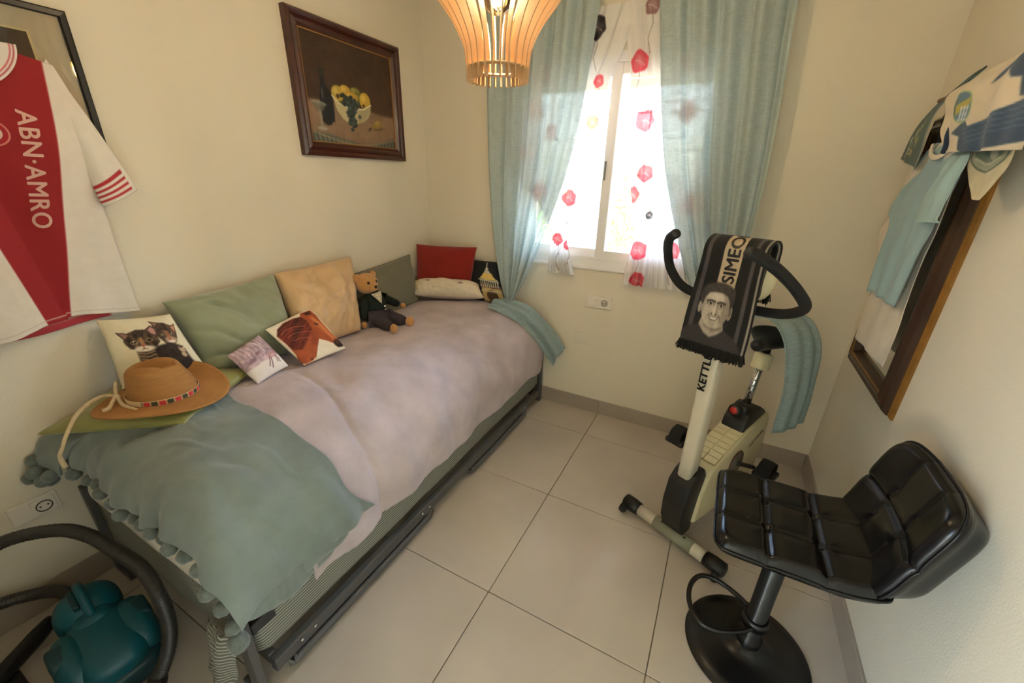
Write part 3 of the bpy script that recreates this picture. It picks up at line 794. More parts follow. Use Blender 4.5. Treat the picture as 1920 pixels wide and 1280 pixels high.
def kitten_paint(U, V):
    p = Paint(U, V, (232, 222, 190))
    n1 = fbm(U * 22, V * 22, 3, 3); st = np.sin(U * 60 + 6 * fbm(U * 5, V * 5, 2, 2))
    def fur(dark, light, k): return np.clip((np.asarray(dark)[None, None] * (1 - k[..., None]) + np.asarray(light)[None, None] * k[..., None]), 0, 255)
    F = fur((44, 32, 26), (150, 122, 96), np.clip(.35 + .5 * n1 + .18 * st, 0, 1))
    # second kitten (behind, right)
    def furm(pts): 
        k = p.pmask(pts, .010)[..., None]; p.c = p.c * (1 - k) + F * k
    furm([(.66, .86), (.72, .89), (.82, .87), (.90, .82), (.93, .74), (.90, .64), (.86, .56), (.80, .52), (.72, .54), (.66, .66), (.64, .76)])
    p.poly([(.63, .925), (.76, .875), (.69, .80)], (74, 54, 46)); p.poly([(.66, .90), (.74, .87), (.69, .825)], (150, 112, 96))
    p.poly([(.86, .80), (.965, .845), (.915, .68)], (110, 78, 60)); p.poly([(.885, .79), (.945, .82), (.912, .71)], (196, 144, 112))
    p.ell(.80, .60, .075, .055, (208, 180, 150), 0, .4, .85); p.poly([(.77, .74), (.82, .745), (.82, .61), (.77, .61)], (170, 112, 80), .02, .85)
    for (ex, ey) in ((.735, .685), (.855, .68)): p.ell(ex, ey, .030, .018, (196, 176, 130), 0, .3, .7); p.ell(ex, ey, .022, .013, (34, 28, 22)); p.ell(ex - .005, ey + .004, .005, .004, (220, 224, 220))
    p.ell(.792, .615, .018, .013, (186, 100, 86)); p.ell(.80, .575, .045, .020, (242, 230, 212), 0, .4)
    for q in range(3): p.line([(.75 + q * .04, .86), (.76 + q * .03, .77)], .009, (34, 24, 20), .8)
    # shared dark body with striped chest and paws
    p.poly([(.33, .52), (.46, .49), (.60, .54), (.77, .56), (.86, .51), (.90, .44), (.90, .30), (.96, .02), (.30, .02), (.33, .30)], (40, 30, 28), .02)
    kb = p.pmask([(.33, .52), (.46, .49), (.60, .54), (.77, .56), (.86, .51), (.90, .30), (.30, .25)], .02)[..., None] * np.clip(.5 + 1.2 * n1, 0, 1)[..., None] * .5; p.c = p.c * (1 - kb) + np.array((84, 66, 54.0)) * kb
    for q in range(6): p.line([(.33 + q * .012, .485 - q * .045), (.43, .455 - q * .045), (.53, .475 - q * .045)], .012, (176, 150, 116), .75)
    p.ell(.86, .44, .035, .05, (200, 172, 138), .3, .3); p.ell(.87, .48, .03, .012, (50, 38, 32), .3); p.ell(.85, .36, .03, .04, (200, 172, 138), .2, .3)
    # first kitten (front, left)
    furm([(.22, .66), (.25, .74), (.33, .78), (.44, .81), (.53, .80), (.60, .75), (.655, .68), (.66, .60), (.58, .53), (.48, .49), (.38, .50), (.30, .54), (.24, .60)])
    p.poly([(.165, .80), (.26, .785), (.345, .75), (.25, .665)], (74, 58, 50)); p.poly([(.20, .785), (.27, .77), (.31, .74), (.25, .695)], (158, 120, 104))
    p.poly([(.53, .79), (.635, .855), (.685, .79), (.655, .67), (.58, .71)], (84, 64, 58)); p.poly([(.575, .785), (.63, .83), (.665, .78), (.645, .70), (.60, .73)], (196, 146, 134))
    p.ell(.43, .53, .125, .042, (240, 228, 206), -.05, .35); p.poly([(.40, .68), (.46, .69), (.465, .58), (.41, .57)], (186, 138, 96), .02, .85)
    for (ex, ey) in ((.345, .632), (.535, .642)): p.ell(ex, ey, .048, .024, (200, 182, 138), 0, .3, .85); p.ell(ex, ey, .036, .016, (40, 36, 26)); p.ell(ex - .008, ey + .005, .007, .005, (226, 228, 220))
    p.ell(.435, .578, .026, .015, (192, 104, 86)); p.line([(.435, .565), (.432, .535), (.40, .522)], .005, (90, 60, 50)); p.line([(.432, .535), (.47, .522)], .005, (90, 60, 50))
    for q in range(-2, 3): p.line([(.43 + q * .035, .80 - abs(q) * .012), (.43 + q * .025, .71)], .008, (28, 20, 18), .8)
    for q in range(3): p.line([(.26, .60 - q * .02), (.32, .575 - q * .012)], .006, (40, 30, 26), .7); p.line([(.56, .575 - q * .012), (.63, .62 - q * .02)], .006, (40, 30, 26), .7)
    p.ell(.03, .05, .03, .03, (70, 56, 48))
    return p.c
cushion('kitten_cushion', [(.145, -1.95, .745), (.235, -1.705, .75), (.115, -1.733, .985), (.035, -1.918, 1.000)], .10, VELV,
        'cream square cushion printed with two tabby kittens, black reverse', n=110, paint=kitten_paint, back=(24, 22, 22), wr=.15, seed=2, bow=.04)
cushion('velvet_cushion', [(.17, -1.695, .705), (.21, -1.315, .695), (.055, -1.262, 1.045), (.055, -1.725, 1.02)], .20, fabric('green_velvet', (146, 152, 122), .55, .5, spec=.4),
        'large sage green velvet cushion with diagonal creases against the left wall', n=64, wr=.35, seed=4, bow=.05,
        dimple=lambda U, V: .030 * (1 - np.abs(np.sin((U * .95 + V * 1.05) * 8 + 3 * fbm(U * 2.5, V * 2.5, 8, 2)))) ** 2 * ss(-.5, .1, fbm(U * 2.2, V * 2.2 + 1, 9, 2)) + .005 * np.sin((U * 1.2 + V * 1.0) * 30 + 6 * fbm(U * 3, V * 3, 18, 2)) * ss(-.1, .3, fbm(U * 3, V * 3, 19, 2)))
cushion('satin_cushion', [(.25, -1.325, .690), (.26, -.965, .700), (.06, -.80, 1.063), (.06, -1.265, 1.048)], .20, fabric('gold_satin', (212, 176, 132), .38, .15, .05, .1, 40, spec=.6),
        'pale gold satin cushion leaning on the wall behind the teddy bear', n=64, wr=.5, seed=6, bow=.04,
        dimple=lambda U, V: .022 * np.abs(fbm(U * 5, V * 5, 5, 3)) + .010 * np.abs(fbm(U * 14, V * 9, 25, 2)) + .007 * np.sin(U * 40 + 5 * fbm(U * 3, V * 3, 3, 2)) * ss(.75, 1, V))
GP = fabric('grey_velvet', (118, 114, 92), .7, .4)
cushion('grey_cushion', [(.14, -.80, .675), (.12, -.31, .685), (.03, -.266, .990), (.03, -.80, .945)], .11, GP,
        'flat olive grey velvet cushion with piped edge behind the teddy bear', n=40, wr=.12, seed=7, bow=.03, piping=fabric('dark_piping', (84, 84, 70)))
cushion('red_cushion', [(.075, -.275, .71), (.45, -.16, .71), (.452, -.065, 1.056), (.03, -.19, 1.055)], .13, fabric('brick_red_cotton', (134, 28, 16), .85, .3, .08),
        'brick red square cushion propped in the corner of the room', n=44, wr=.15, seed=9, bow=.03)
def dome_paint(U, V):
    p = Paint(U, V, (18, 20, 26))
    gold = (206, 176, 104); sil = (196, 190, 170)
    p.poly([(.60, .36), (1.0, .33), (1.0, .02), (.58, .02)], (196, 168, 110)); 
    p.poly([(.56, .44), (1.0, .40), (1.0, .34), (.58, .36)], (110, 84, 66))
    for k in range(9): p.line([(.60 + k * .045, .37), (.60 + k * .045, .55)], .010, sil)
    p.poly([(.55, .56), (.98, .52), (.99, .49), (.55, .53)], sil)
    p.poly([(.58, .57), (.96, .535), (.90, .62), (.64, .64)], (218, 190, 112)); p.ell(.77, .63, .12, .10, (222, 190, 108)); p.poly([(.70, .70), (.84, .69), (.82, .76), (.72, .77)], sil)
    p.ell(.77, .80, .035, .04, sil); p.line([(.77, .82), (.78, .95)], .012, sil)
    p.ell(.80, .15, .12, .15, (88, 66, 46)); p.line([(.58, .28), (1.0, .26)], .012, sil)
    for k in range(6): p.line([(.72 + k * .035, .02), (.72 + k * .035, .20)], .006, (40, 30, 26))
    return p.c
cushion('dome_cushion', [(.36, -.125, .69), (.705, -.115, .705), (.60, -.05, .968), (.30, -.045, .965)], .10, VELV,
        'black cushion printed with a golden domed building beside the red cushion', n=90, paint=dome_paint, back=(18, 20, 26), wr=.1, seed=10, bow=.02)
def bolster_paint(U, V):
    p = Paint(U, V, (228, 214, 188)); 
    for (cx, cy) in ((.22, .72), (.70, .62)):
        for k in range(5):
            a = k * 1.26; p.ell(cx + .035 * math.cos(a), cy + .10 * math.sin(a), .028, .07, (212, 186, 176), a, .4, .7)
        p.ell(cx + .02, cy - .10, .03, .05, (120, 84, 84), .3, .4, .9); p.line([(cx - .10, cy + .05), (cx - .03, cy + .02), (cx + .03, cy + .12), (cx + .10, cy + .08)], .012, (176, 160, 140), .8)
    return p.c
cushion('bolster_pillow', [(.135, -.360, .745), (.590, -.20, .755), (.505, -.13, .815), (.060, -.275, .805)], .165, VELV,
        'small white oblong pillow with embroidered flowers in front of the red cushion', n=70, paint=bolster_paint, back=(186, 172, 168), wr=.35, seed=12, bow=.03, plump=.36, cat='pillow',
        dimple=lambda U, V: .005 * np.sin(U * 70 + 5 * fbm(U * 4, V * 4, 4, 2)) * ss(.5, .05, V) + .008 * np.abs(fbm(U * 9, V * 5, 14, 2)))
def deer_paint(U, V):
    n = fbm(U * 14, V * 14, 3, 3); n2 = fbm(U * 5, V * 5, 8, 2)
    p = Paint(U, V, (186, 160, 166)); p.c = p.c * (1 + .30 * n[..., None] + .18 * n2[..., None])
    p.put(ss(.42, .34, V + .05 * n2), (236, 226, 218))
    for k in range(9): p.line([(.02 + k * .11, 1.0), (.05 + k * .11, .74), (.0 + k * .11, .50)], .014, (148, 116, 126), .6); p.line([(.06 + k * .11, .92), (.10 + k * .11, .70)], .010, (214, 196, 198), .5)
    p.line([(.58, .96), (.70, .76), (.68, .58)], .02, (224, 206, 206), .8); p.ell(.49, .62, .07, .045, (130, 92, 104), .2, .4, .8); p.ell(.24, .52, .12, .05, (136, 104, 114), .2, .5, .7)
    p.ell(.77, .425, .13, .075, (190, 146, 148), .1, .25); p.poly([(.86, .44), (.93, .54), (.97, .52), (.93, .38)], (178, 132, 136)); p.ell(.95, .545, .04, .022, (178, 132, 136), .4)
    for (x1_, y1_, x2_, y2_) in ((.66, .40, .50, .20), (.69, .38, .55, .13), (.82, .36, .78, .20), (.86, .37, .84, .18)): p.line([(x1_, y1_), ((x1_ + x2_) / 2 + .01, (y1_ + y2_) / 2), (x2_, y2_)], .012, (120, 76, 84))
    p.ell(.77, .40, .10, .03, (222, 190, 188), .1, .5, .6)
    return p.c
cushion('deer_cushion', [(.392, -1.625, .708), (.362, -1.468, .716), (.252, -1.503, .850), (.285, -1.658, .820)], .06, VELV,
        'tiny lilac cushion printed with a deer in snow, lying beside the hat', n=90, paint=deer_paint, back=(214, 204, 200), wr=.12, seed=14, bow=.02)
def horse_paint(U, V):
    U = U + .05 * np.sin(np.pi * np.clip(U, 0, 1)) ** .5; V = V + .05 * np.sin(np.pi * np.clip(V, 0, 1)) ** .5
    p = Paint(U, V, (238, 226, 202)); n = fbm(U * 4 + V * 7, U * 22 - V * 9, 5, 3)
    ch = np.array((172, 84, 44.0)); C = ch[None, None] * (1 + .16 * fbm(U * 6, V * 6, 2, 2)[..., None])
    m = p.pmask([(.04, .80), (.15, .90), (.33, .955), (.56, .955), (.68, .93), (.75, .985), (.82, .975), (.95, .965), (.975, .85), (.955, .68), (.965, .46), (.985, .30), (1.02, .18), (.96, .08), (.87, .075), (.85, .18), (.74, .30), (.63, .39), (.51, .27), (.33, .06), (.21, .02), (.07, .02), (-.05, .10), (.03, .29), (.05, .60)], .007)
    k = m[..., None]; p.c = p.c * (1 - k) + C * k
    p.poly([(.84, .86), (.955, .70), (.955, .46), (.97, .28), (.90, .20), (.86, .40), (.80, .62)], (206, 118, 66), .04, .8)
    p.poly([(.76, .975), (.94, .955), (.92, .88), (.80, .89)], (120, 50, 30), .012); p.poly([(.80, .96), (.92, .945), (.90, .905), (.82, .91)], (70, 30, 22), .012)
    M = np.array((96, 36, 24.0))[None, None] * (1 + .75 * fbm(U * 3 + V * 4, V * 26 - U * 12, 5, 3)[..., None])
    m = p.pmask([(.04, .80), (.15, .90), (.33, .955), (.56, .955), (.69, .92), (.72, .80), (.67, .62), (.48, .49), (.20, .33), (.06, .40), (.05, .60)], .022); k = m[..., None] * .96; p.c = p.c * (1 - k) + M * k
    for q in range(7): p.line([(.10 + q * .02, .84 - q * .055), (.24 + q * .02, .885 - q * .065), (.42, .875 - q * .07), (.60, .80 - q * .07)], .0075, (186, 100, 66) if q % 2 else (130, 58, 38), .75)
    p.put(p.pmask([(.67, .62), (.62, .47), (.63, .40), (.52, .28), (.44, .34), (.52, .50)], .03), (140, 58, 30), .7)
    p.ell(.82, .68, .055, .034, (150, 72, 38), -.6, .3, .7); p.ell(.82, .68, .036, .020, (26, 16, 14), -.6); p.ell(.815, .688, .008, .006, (200, 190, 180))
    p.ell(.94, .165, .095, .095, (44, 30, 28), .3, .2); p.ell(.93, .20, .05, .06, (120, 62, 44), .3, .5, .6); p.ell(.965, .165, .015, .02, (14, 10, 10))
    p.line([(.86, .81), (.89, .55), (.90, .30)], .022, (228, 150, 100), .55, .9); p.line([(.33, .06), (.51, .27), (.63, .39)], .008, (150, 70, 34), .7)
    p.ell(.23, .06, .03, .03, (110, 50, 26)); p.put(ss(.04, .0, V) * ss(.4, .2, U), (230, 180, 120))
    return p.c
cushion('horse_cushion', [(.402, -1.422, .708), (.418, -1.205, .715), (.205, -1.208, .888), (.255, -1.472, .866)], .055, VELV,
        'cream cushion printed with the head of a chestnut horse', n=120, paint=horse_paint, back=(228, 216, 194), wr=.1, seed=15, bow=.02)
cushion('olive_cushion', [(.085, -2.168, .690), (.510, -1.935, .735), (.305, -1.585, .735), (.035, -1.80, .755)], .10, fabric('olive_satin', (148, 146, 78), .42, .2, .12, .12, 60, spec=.6),
        'olive green satin cushion lying flat under the straw hat', n=60, wr=.55, seed=16, bow=.03, plump=.38,
        dimple=lambda U, V: .012 * np.abs(fbm(U * 8, V * 8, 6, 2)) + .006 * np.abs(fbm(U * 18, V * 18, 26, 2)))

# ================================================================== straw hat
HC_ = np.array([.315, -1.895, .772])
STRAW = mat('straw_tan', S(176, 124, 66), rough=.75, var=.10, vscale=20, bump=.5, bscale=260, vstretch=(1, 1, 6))
hat = empty('straw_hat', 'tan straw fedora with a patterned band lying on the olive cushion', 'hat', loc=HC_, rz=math.radians(38))
a = np.linspace(0, 2 * np.pi, 72, endpoint=False); rows = []
for r in np.linspace(.082, .188, 14):                          # brim, curled up at both sides
    t = (r - .082) / .106
    zz = -.004 * t + .050 * t ** 2.2 * np.abs(np.sin(a)) ** 3 * np.where(np.sin(a) > 0, 1.0, .35) - .012 * t * np.cos(a) ** 2
    rows.append(np.stack([r * np.cos(a) * 1.02, r * np.sin(a) * .94, zz], -1))
gridobj('brim', np.array(rows), STRAW, hat, cu=True, thick=.004)
rows = []
for k, t in enumerate(np.linspace(0, 1, 18)):
    rr = .093 - .018 * t
    z = .112 * t
    if t > .8: rr = .0786 * math.sqrt(max(0, 1 - ((t - .8) / .2) ** 2 * .35)) 
    pinch = 1 - .20 * ss(.35, 1, t) * np.exp(-((np.cos(a) - 1) / .5) ** 2) * (1 - np.exp(-(np.sin(a) / .18) ** 2) * .6)
    rows.append(np.stack([rr * np.cos(a) * 1.08, rr * np.sin(a) * .95 * (1 - .28 * ss(.45, 1, t) * np.clip(np.cos(a), 0, 1) ** 2), z + 0 * a], -1) * np.stack([pinch, pinch, np.ones_like(a)], -1))
top = rows[-1]
for q in np.linspace(.9, .0, 8):                               # dented crown top
    cr = top * np.array([q, q, 1.0]); cr[:, 2] = .112 + .010 * np.sqrt(max(0, 1 - q)) * 0 + .012 * np.sin(np.pi * q) - .042 * np.exp(-(cr[:, 1] / .026) ** 2) * (1 - .35 * q)
    rows.append(cr)
gridobj('crown', np.array(rows), STRAW, hat, cu=True, thick=.003)
rb = []; rc_ = []
ab = np.linspace(0, 2 * np.pi, 181)
for z in np.linspace(.002, .020, 8):
    rb.append(np.stack([(.0955 - .02 * z) * np.cos(ab) * 1.08, (.0955 - .02 * z) * np.sin(ab) * .95, z + 0 * ab], -1))
rb = np.array(rb); ug = (ab[None, :] / (2 * np.pi) * 30 + np.zeros((8, 1))); vg = np.linspace(0, 1, 8)[:, None] + 0 * ug
ph = (ug % 1); kk = (np.floor(ug) % 2)
flw = (np.hypot((ph - .5) * 1.1, (vg - .5) * .9) < .52)
base = np.where((kk > .5)[..., None], np.array((70, 70, 52.0)), np.array((206, 58, 66.0)))
cb = np.where(flw[..., None], base, np.array((206, 176, 128.0)))
plain = (ab[None, :] > math.radians(200)) & (ab[None, :] < math.radians(262)) 
cb = np.where((plain | np.zeros_like(ug, bool))[..., None], np.array((222, 198, 156.0)), cb)
cb[0] = cb[-1] = (224, 196, 150)
gridobj('hat_band', rb, VELV, hat, rgb=SA(cb), thick=.002, label='floral hat band in red and dark green')
CORD = mat('natural_cord', S(222, 200, 160), rough=.9, var=.1, vscale=60, bump=.6, bscale=200)
def loc2(p):                                                  # world -> hat local
    v = Matrix.Rotation(-math.radians(38), 3, 'Z') @ (Vector(p) - Vector(HC_)); return tuple(v)
tube('cord', [loc2(p) for p in ((.36, -1.99, .770), (.29, -2.00, .775), (.235, -1.995, .790), (.20, -2.025, .790), (.205, -2.085, .765), (.235, -2.135, .720), (.245, -2.155, .690), (.225, -2.165, .655), (.225, -2.165, .612))], [.0055, .006, .005, .006, .0065, .0055, .005, .006, .0075], CORD, hat, n=50, seg=9)
ellip('knot', loc2((.245, -1.996, .792)), (.011, .009, .010), CORD, hat, 12, 8)
tube('cord_end', [loc2(p) for p in ((.245, -1.996, .795), (.225, -1.985, .815), (.228, -1.98, .835))], [.005, .006, .004], CORD, hat, n=12, seg=8)
tube('cord_end', [loc2(p) for p in ((.245, -2.0, .790), (.275, -2.03, .775), (.272, -2.045, .770))], [.005, .007, .009], CORD, hat, n=12, seg=8)

# ================================================================== teddy bear
bear = empty('teddy_bear', 'small tan teddy bear in a dark green cardigan sitting on the bed', 'teddy bear', loc=(.24, -.815, .70), rz=math.radians(-4)); bear.scale = (1.08, 1.08, 1.08)
BF = mat('tan_plush', S(196, 142, 80), rough=.95, var=.10, vscale=40, sheen=.4, bump=.5, bscale=300)
KN = mat('dark_green_knit', S(16, 30, 26), rough=.95, var=.2, vscale=60, bump=.5, bscale=400)
TR = mat('charcoal_wool', S(62, 54, 60), rough=.95, var=.15, vscale=60, bump=.4, bscale=400)
BK = mat('bear_black', S(40, 18, 14), rough=.4); WH = mat('white_button', S(240, 236, 228), rough=.35)
def skin_obj(name, verts, edges, radii, m, parent, sub=2):
    me = bpy.data.meshes.new(name); me.from_pydata(verts, edges, []); me.update()
    o = link(name, me, m, parent, False)
    sk = o.modifiers.new('skin', 'SKIN'); sk.use_smooth_shade = True
    for v, r in zip(me.skin_vertices[0].data, radii): v.radius = (r, r) if np.ndim(r) == 0 else r
    me.skin_vertices[0].data[0].use_root = True
    sb = o.modifiers.new('sub', 'SUBSURF'); sb.levels = sb.render_levels = sub
    return o
# local axes: +x is where it faces, +y its left
skin_obj('cardigan', [(0.0, 0, .035), (-.012, 0, .085), (-.028, 0, .135), (-.035, -.035, .138), (-.010, -.072, .085), (.000, -.088, .035), (-.035, .035, .138), (-.015, .095, .100), (.005, .160, .060)],
         [(0, 1), (1, 2), (2, 3), (3, 4), (4, 5), (2, 6), (6, 7), (7, 8)], [.058, .060, .040, .030, .026, .020, .030, .026, .020], KN, bear)
skin_obj('trousers', [(.005, 0, .030), (.055, -.030, .028), (.110, -.042, .022), (.160, -.050, .018), (.055, .035, .030), (.115, .045, .024), (.160, .052, .022)],
         [(0, 1), (1, 2), (2, 3), (0, 4), (4, 5), (5, 6)], [.058, .040, .034, .027, .040, .034, .029], TR, bear)
ellip('foot', (.180, -.054, .018), (.018, .020, .024), BF, bear); ellip('foot', (.182, .058, .024), (.022, .024, .028), BF, bear)
ellip('hand', (.004, -.094, .012), (.016, .016, .018), BF, bear); ellip('hand', (.010, .178, .050), (.015, .016, .015), BF, bear)
hc = np.array((-.040, -.015, .212)); 
hd = ellip('head', hc, (.056, .058, .054), BF, bear, 28, 18)
ellip('muzzle', hc + (.044, .004, -.016), (.022, .026, .022), BF, bear)
for sgn in (-1, 1):
    ellip('ear', hc + np.array((-.008, sgn * .052, .036)), (.010, .020, .020), BF, bear)
    ellip('eye', hc + np.array((.046, sgn * .024, .012)), (.007, .0085, .0085), BK, bear, 12, 8)
ellip('nose', hc + (.066, .004, -.010), (.005, .010, .009), BK, bear, 12, 8)
tube('mouth', [hc + (.062, .004, -.016), hc + (.060, .004, -.028)], .0022, BK, bear, seg=6)
SHT = mat('printed_shirt', S(200, 186, 160), rough=.9, var=.35, vscale=120)
pyobj('shirt_collar', [(.020, -.024, .150), (.024, .022, .153), (.043, .002, .112), (.008, -.032, .164), (.010, .030, .168)], [(0, 2, 1), (0, 1, 4, 3)], SHT, bear)
for k, (q, zz) in enumerate(((.060, .100), (.066, .082), (.069, .062))): ellip('button', (q - .000, .006 - k * .002, zz), (.005, .0055, .0055), WH, bear, 10, 7)
tube('cardigan_hem', [(.050, -.045, .034), (.071, .0, .040), (.054, .045, .040)], .003, WH, bear, n=12, seg=6)
# ================================================================== pendant lamp of curved wooden slats
PLY = mat('birch_ply', S(196, 158, 112), rough=.55, var=.10, vscale=14, vstretch=(1, 1, .15), detail=5)
LX, LY = 1.290, -1.275
lamp = empty('pendant_lamp', 'pendant lamp of curved birch plywood slats with a glowing amber bulb', 'lamp', loc=(LX, LY, 0))
OUT = crv([(.088, 1.752), (.090, 1.80), (.098, 1.84), (.125, 1.89), (.168, 1.945), (.205, 2.01), (.215, 2.07), (.195, 2.14), (.150, 2.20), (.095, 2.245), (.055, 2.27)], 40)
TAN = np.gradient(OUT, axis=0); TAN /= np.linalg.norm(TAN, axis=1)[:, None]
NRM = np.stack([TAN[:, 1], -TAN[:, 0]], -1)
wd = np.interp(np.linspace(0, 1, 40), [0, .1, .3, .6, 1], [.020, .024, .034, .034, .022])[:, None]
INN = OUT - NRM * wd
V = []; F = []; h = .0016; k = len(OUT)
for sgn in (-1, 1):
    for q in (OUT, INN): V += [(r, sgn * h, z) for r, z in q]
for i in range(k - 1):
    a, b, c, d = i, k + i, 2 * k + i, 3 * k + i
    F += [(a, a + 1, b + 1, b), (c, d, d + 1, c + 1), (a, c, c + 1, a + 1), (b, b + 1, d + 1, d)]
F += [(0, k, 3 * k, 2 * k), (k - 1, 3 * k - 1, 4 * k - 1, 2 * k - 1)]
NS = 26
first = pyobj('slat', V, F, PLY, lamp, smooth=False)
for i in range(1, NS):
    o = first.copy(); COL.objects.link(o); o.parent = lamp; o.rotation_euler = (0, 0, 2 * math.pi * i / NS)
for z, r0, r1 in ((1.782, .064, .083), (2.20, .105, .135)):
    lathe('ring', [(r0, z), (r1, z), (r1, z + .004), (r0, z + .004), (r0, z)], PLY, lamp, seg=64)
BLK = mat('black_plastic', S(22, 22, 23), rough=.45, var=.05)
lathe('socket', [(.001, 2.06), (.018, 2.06), (.021, 2.07), (.021, 2.13), (.012, 2.145), (.001, 2.145)], BLK, lamp, seg=20)
lathe('hub', [(.001, 2.255), (.06, 2.255), (.06, 2.262), (.001, 2.262)], PLY, lamp, seg=40)
tube('cord', [(0, 0, 2.14), (0, 0, HC - .02)], .003, BLK, lamp, seg=8)
lathe('ceiling_rose', [(.001, HC - .03), (.04, HC - .028), (.05, HC - .005), (.05, HC), (.001, HC)], PVC, lamp, seg=28)
bulb = lathe('bulb', [(.001, 1.905), (.016, 1.908), (.033, 1.920), (.042, 1.940), (.043, 1.960), (.034, 1.990), (.020, 2.025), (.014, 2.06)], glass('amber_glass', (1.0, .89, .66)), lamp, seg=28)
FIL = emit('filament', (1.0, .62, .20), 260.0)
for i in range(4):
    a = i * math.pi / 2
    tube('filament', [(.012 * math.cos(a), .012 * math.sin(a), 2.01), (.017 * math.cos(a), .017 * math.sin(a), 1.965), (.010 * math.cos(a + .5), .010 * math.sin(a + .5), 1.935)], .0018, FIL, bulb, seg=6, n=8)
bl = bpy.data.lights.new('bulb_light', 'POINT'); bl.energy = BULB; bl.color = (1.0, .97, .94); bl.shadow_soft_size = .022
blo = bpy.data.objects.new('bulb_light', bl); COL.objects.link(blo); blo.location = (0, 0, 1.955); blo.parent = lamp

# ================================================================== still life painting
MAH = mat('mahogany', S(66, 26, 18), rough=.32, var=.25, vscale=12, vstretch=(1, 1, 1), coat=.3)
GOLDL = mat('gilt_line', S(168, 120, 66), rough=.4, metal=.5)
pic = empty('still_life_painting', 'dark mahogany framed still life of a bottle and a fruit bowl', 'painting')
def picture_frame(parent, plane_x, y0, y1, z0, z1, prof, m, name='frame_side', sgn=1):
    """mitred moulding: prof = list of (inset from outer edge, depth from wall)"""
    cs = [(y0, z0, 1, 1), (y1, z0, -1, 1), (y1, z1, -1, -1), (y0, z1, 1, -1)]
    for i in range(4):
        V = []
        for (cy, cz, sy, sz) in (cs[i], cs[(i + 1) % 4]):
            for ins, dep in prof: V.append((plane_x + sgn * dep, cy + sy * ins, cz + sz * ins))
        n = len(prof); F = [(j, (j + 1) % n, n + (j + 1) % n, n + j) for j in range(n)] + [tuple(range(n - 1, -1, -1)), tuple(range(n, 2 * n))]
        pyobj(name, V, F, m, parent, smooth=False)
PY0, PY1, PZ0, PZ1 = -.966, -.238, 1.582, 2.190
picture_frame(pic, 0, PY0, PY1, PZ0, PZ1, [(0, 0), (0, .030), (.012, .040), (.024, .034), (.030, .026), (.042, .034), (.052, .030), (.066, .016), (.066, 0)], MAH)
picture_frame(pic, 0, PY0 + .064, PY1 - .064, PZ0 + .064, PZ1 - .064, [(0, .008), (0, .0175), (.005, .016), (.005, .008)], GOLDL, 'gilt_slip')
gy = np.linspace(PY0 + .06, PY1 - .06, 230); gz = np.linspace(PZ0 + .06, PZ1 - .06, 190)
Yg, Zg = np.meshgrid(gy, gz); U = (Yg - gy[0]) / (gy[-1] - gy[0]); Vv = (Zg - gz[0]) / (gz[-1] - gz[0])
p = Paint(U, Vv, (66, 46, 32)); nb = fbm(U * 6, Vv * 6, 3, 4)
p.c *= (1 + .16 * nb + .10 * fbm(U * 40, Vv * 60, 9, 2))[..., None]
p.put(ss(.95, .35, Vv + .3 * np.abs(U - .5)), (84, 58, 42), .6)
p.poly([(-.02, .40), (.12, .41), (.35, .40), (.60, .40), (.82, .36), (1.02, .36), (1.02, -.05), (-.02, -.05)], (132, 104, 80), .02)
p.put(ss(.40, .30, Vv) * ss(0, .15, Vv), (150, 122, 94), .55)
p.poly([(-.02, .12), (.18, .10), (.42, .05), (.60, .02), (.78, .06), (1.02, .14), (1.02, -.05), (-.02, -.05)], (96, 98, 84), .015)
for kx in range(22):
    x0 = .02 + kx * .045; p.line([(x0, .13 - .10 * math.sin(math.pi * x0)), (x0 + .012, .03)], .006, (60, 64, 58), .7); p.line([(x0 + .02, .12 - .10 * math.sin(math.pi * x0)), (x0 + .03, .02)], .004, (140, 140, 120), .5)
p.put(1 - ss(.0, .02, np.abs(Vv - (.12 - .10 * np.sin(np.pi * U)))), (176, 150, 118), .5)
p.c *= (1 + .10 * fbm(U * 18, Vv * 18, 4, 3))[..., None]
p.poly([(.155, .70), (.205, .70), (.205, .56), (.245, .50), (.265, .44), (.270, .30), (.262, .22), (.15, .22), (.135, .30), (.135, .44), (.15, .50), (.158, .56)], (32, 30, 32), .006)
p.poly([(.16, .70), (.20, .70), (.20, .62), (.16, .62)], (44, 46, 36), .006); p.ell(.168, .47, .008, .05, (120, 116, 108), 0, .5, .7)
p.ell(.12, .375, .072, .022, (150, 148, 134), -.08, .2, .8); p.poly([(.05, .375), (.19, .37), (.15, .30), (.10, .30)], (112, 110, 98), .008, .7)
p.line([(.12, .30), (.125, .16)], .010, (150, 146, 130), .8); p.ell(.13, .145, .05, .018, (170, 166, 150), 0, .25, .8); p.ell(.19, .23, .05, .05, (30, 26, 30), 0, .2)
for (cx, cy, rx, ry, c) in ((.325, .50, .065, .075, (190, 162, 70)), (.41, .54, .06, .055, (200, 164, 62)), (.52, .55, .06, .045, (126, 122, 54)), (.56, .49, .05, .06, (96, 100, 48)), (.63, .48, .065, .085, (196, 160, 58)), (.47, .49, .08, .055, (186, 148, 56))):
    p.ell(cx, cy, rx, ry, c, 0, .12); p.ell(cx - rx * .3, cy + ry * .3, rx * .4, ry * .4, tuple(min(255, q + 34) for q in c), 0, .6, .8)
p.ell(.325, .475, .018, .022, (84, 66, 30)); p.ell(.61, .43, .016, .018, (84, 66, 30))
p.poly([(.265, .47), (.33, .41), (.46, .38), (.60, .39), (.695, .45), (.685, .37), (.65, .31), (.59, .265), (.51, .235), (.42, .23), (.36, .26), (.30, .34)], (198, 184, 140), .008)
p.put(p.pmask([(.55, .385), (.695, .44), (.685, .37), (.59, .265), (.51, .235)], .03), (150, 138, 104), .55)
